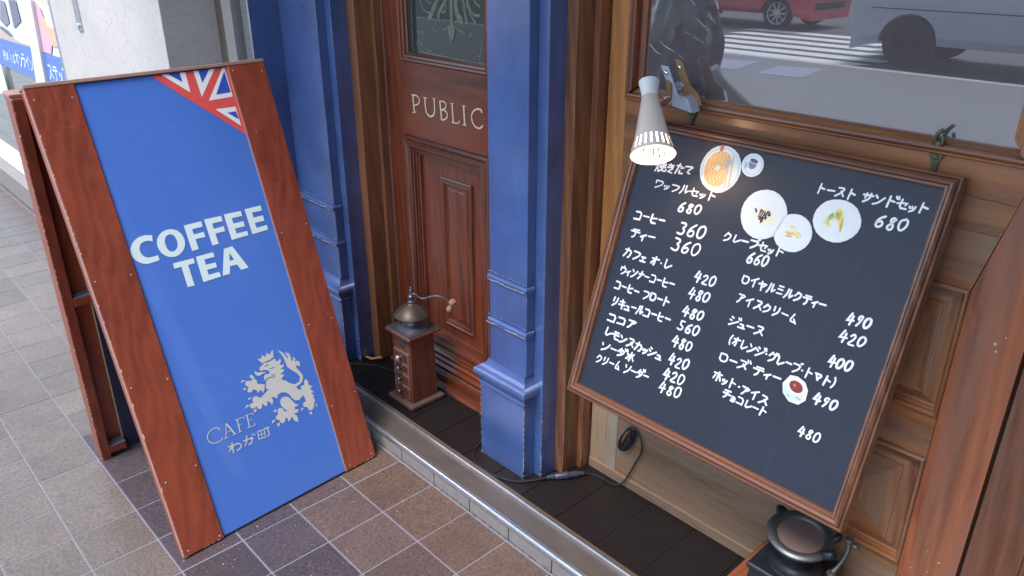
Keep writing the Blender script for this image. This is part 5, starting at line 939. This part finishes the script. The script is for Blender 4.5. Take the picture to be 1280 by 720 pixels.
v_ = car('white_van', 'off white van driving past near the kerb, mirrored in the window', 'van', [(-5.45, .34), (-5.47, .95), (-5.40, 1.35), (-5.05, 1.95), (-1.9, 1.98), (-1.3, 1.15), (-1.0, 1.02), (-.95, .40)], [-4.63, -1.75], -8.75, 1.72, M['white'], -.12,
 [[(-5.25, 1.22), (-5.0, 1.78), (-4.2, 1.80), (-4.2, 1.22)], [(-4.1, 1.22), (-4.1, 1.80), (-3.0, 1.80), (-3.0, 1.22)], [(-2.9, 1.22), (-2.9, 1.80), (-2.05, 1.80), (-1.6, 1.22)]], .36)
# crossing stripes along the road
for k, (x0, x1, yc) in enumerate(((-8.9, -6.2, -11.9), (-8.75, -5.9, -11.2), (-8.6, -5.7, -10.5), (-8.5, -5.5, -9.85), (-8.6, -5.0, -9.2), (-8.3, -5.15, -8.6))):
    s_ = MB(); s_.add([(x0, yc-.19, -.1155), (x1+.1, yc-.19, -.1155), (x1-.1, yc+.19, -.1155), (x0-.2, yc+.19, -.1155)], [(0, 1, 2, 3)]); s_.build('crossing_stripe', M['roadpaint'], road)
for x0 in (-5.55, -6.5, -7.4): MB().add([(x0, -6.9, .0025), (x0+.55, -7.1, .0025), (x0+.75, -6.2, .0025), (x0+.15, -6.1, .0025)], [(0, 1, 2, 3)]).build('paving_patch', M['lavender'], walk)
# scooter under a shiny dark cover, mirrored at the left of the window
sx, sy = -5.62, -4.6
cv_ = thing('covered_scooter', 'parked scooter under a shiny dark plastic cover, mirrored at the left of the window', 'scooter', (sx, sy, 0))
m = MB(); nu, nv_ = 44, 22; vs = []
for j in range(nv_+1):
    z = 1.12*(j/nv_)
    for i in range(nu):
        a = 2*math.pi*i/nu; tz = j/nv_
        rx__ = .50*(1-tz**3.2)**.5*(1+.10*math.sin(a*2+1.2))+.02; ry__ = .30*(1-tz**3.0)**.5+.02
        f = 1+.10*math.sin(a*9+3*math.sin(tz*4))*(.35+.65*(1-tz))+.03*math.sin(a*17+tz*9)+.012*math.sin(a*31-tz*13)
        vs.append((sx+rx__*f*math.cos(a)+.12*tz*tz, sy+ry__*f*math.sin(a), z+.0015+.05*math.sin(a*1+.6)*tz+.012*math.sin(a*13)*(j > 0)))
m.add(vs, [(j*nu+i, j*nu+(i+1) % nu, (j+1)*nu+(i+1) % nu, (j+1)*nu+i) for j in range(nv_) for i in range(nu)]+[tuple(nv_*nu+i for i in range(nu))])
m.build('cover', M['cover'], cv_, smooth=True)
MB().tube([(sx-.35, sy+.10, .95), (sx-.1, sy+.22, 1.13), (sx+.25, sy+.20, 1.12), (sx+.4, sy+.1, 1.02)], .03, 10, 2).build('cover_band', M['purple'], cv_, smooth=True)
for q in (-.42, .42): MB().lathe([(.12, -.05), (.19, -.05), (.20, 0), (.19, .05), (.12, .05)], (sx+q, sy+.05, .20), 24, Matrix.Rotation(math.pi/2, 3, 'X')).build('tyre', M['tyre'], cv_, smooth=True)

# poster lettering
def tline(text, k, h):
    (a, b), (c, d) = BK['POST'][k]; l = MB(); handwrite(l, text, a, b, c, d, h, TP, .0030, .010, slant=0, jit=.1); l.build('banner_text', M['sign_white'], po)
tline('Axisオンライン', 't1', (BK['POST']['th'][0][1]-BK['POST']['th'][1][1])*.92); tline('ステップ', 't2', (BK['POST']['th'][0][1]-BK['POST']['th'][1][1])*1.1)

gt = MB()  # thin chrome tubes stand in for glints on the cover
for k in range(9):
    a = random.uniform(.2, 2.9); z = random.uniform(.25, 1.05); r1 = .50*(1-(z/1.12)**3.2)**.5+.07; r2 = .30*(1-(z/1.12)**3)**.5+.06
    q = [(sx+r1*math.cos(a+t_*.1)+.1*(z/1.12)**2, sy+r2*math.sin(a+t_*.1)+.01, z+t_*random.uniform(.01, .05)) for t_ in range(-2, 3)]
    gt.tube(q, lambda t: .002+.006*math.sin(t*3.14), 6, 1)
gt = gt.build('cover_glint', M['chrome'], cv_, smooth=True); tag(gt, kind='stuff')
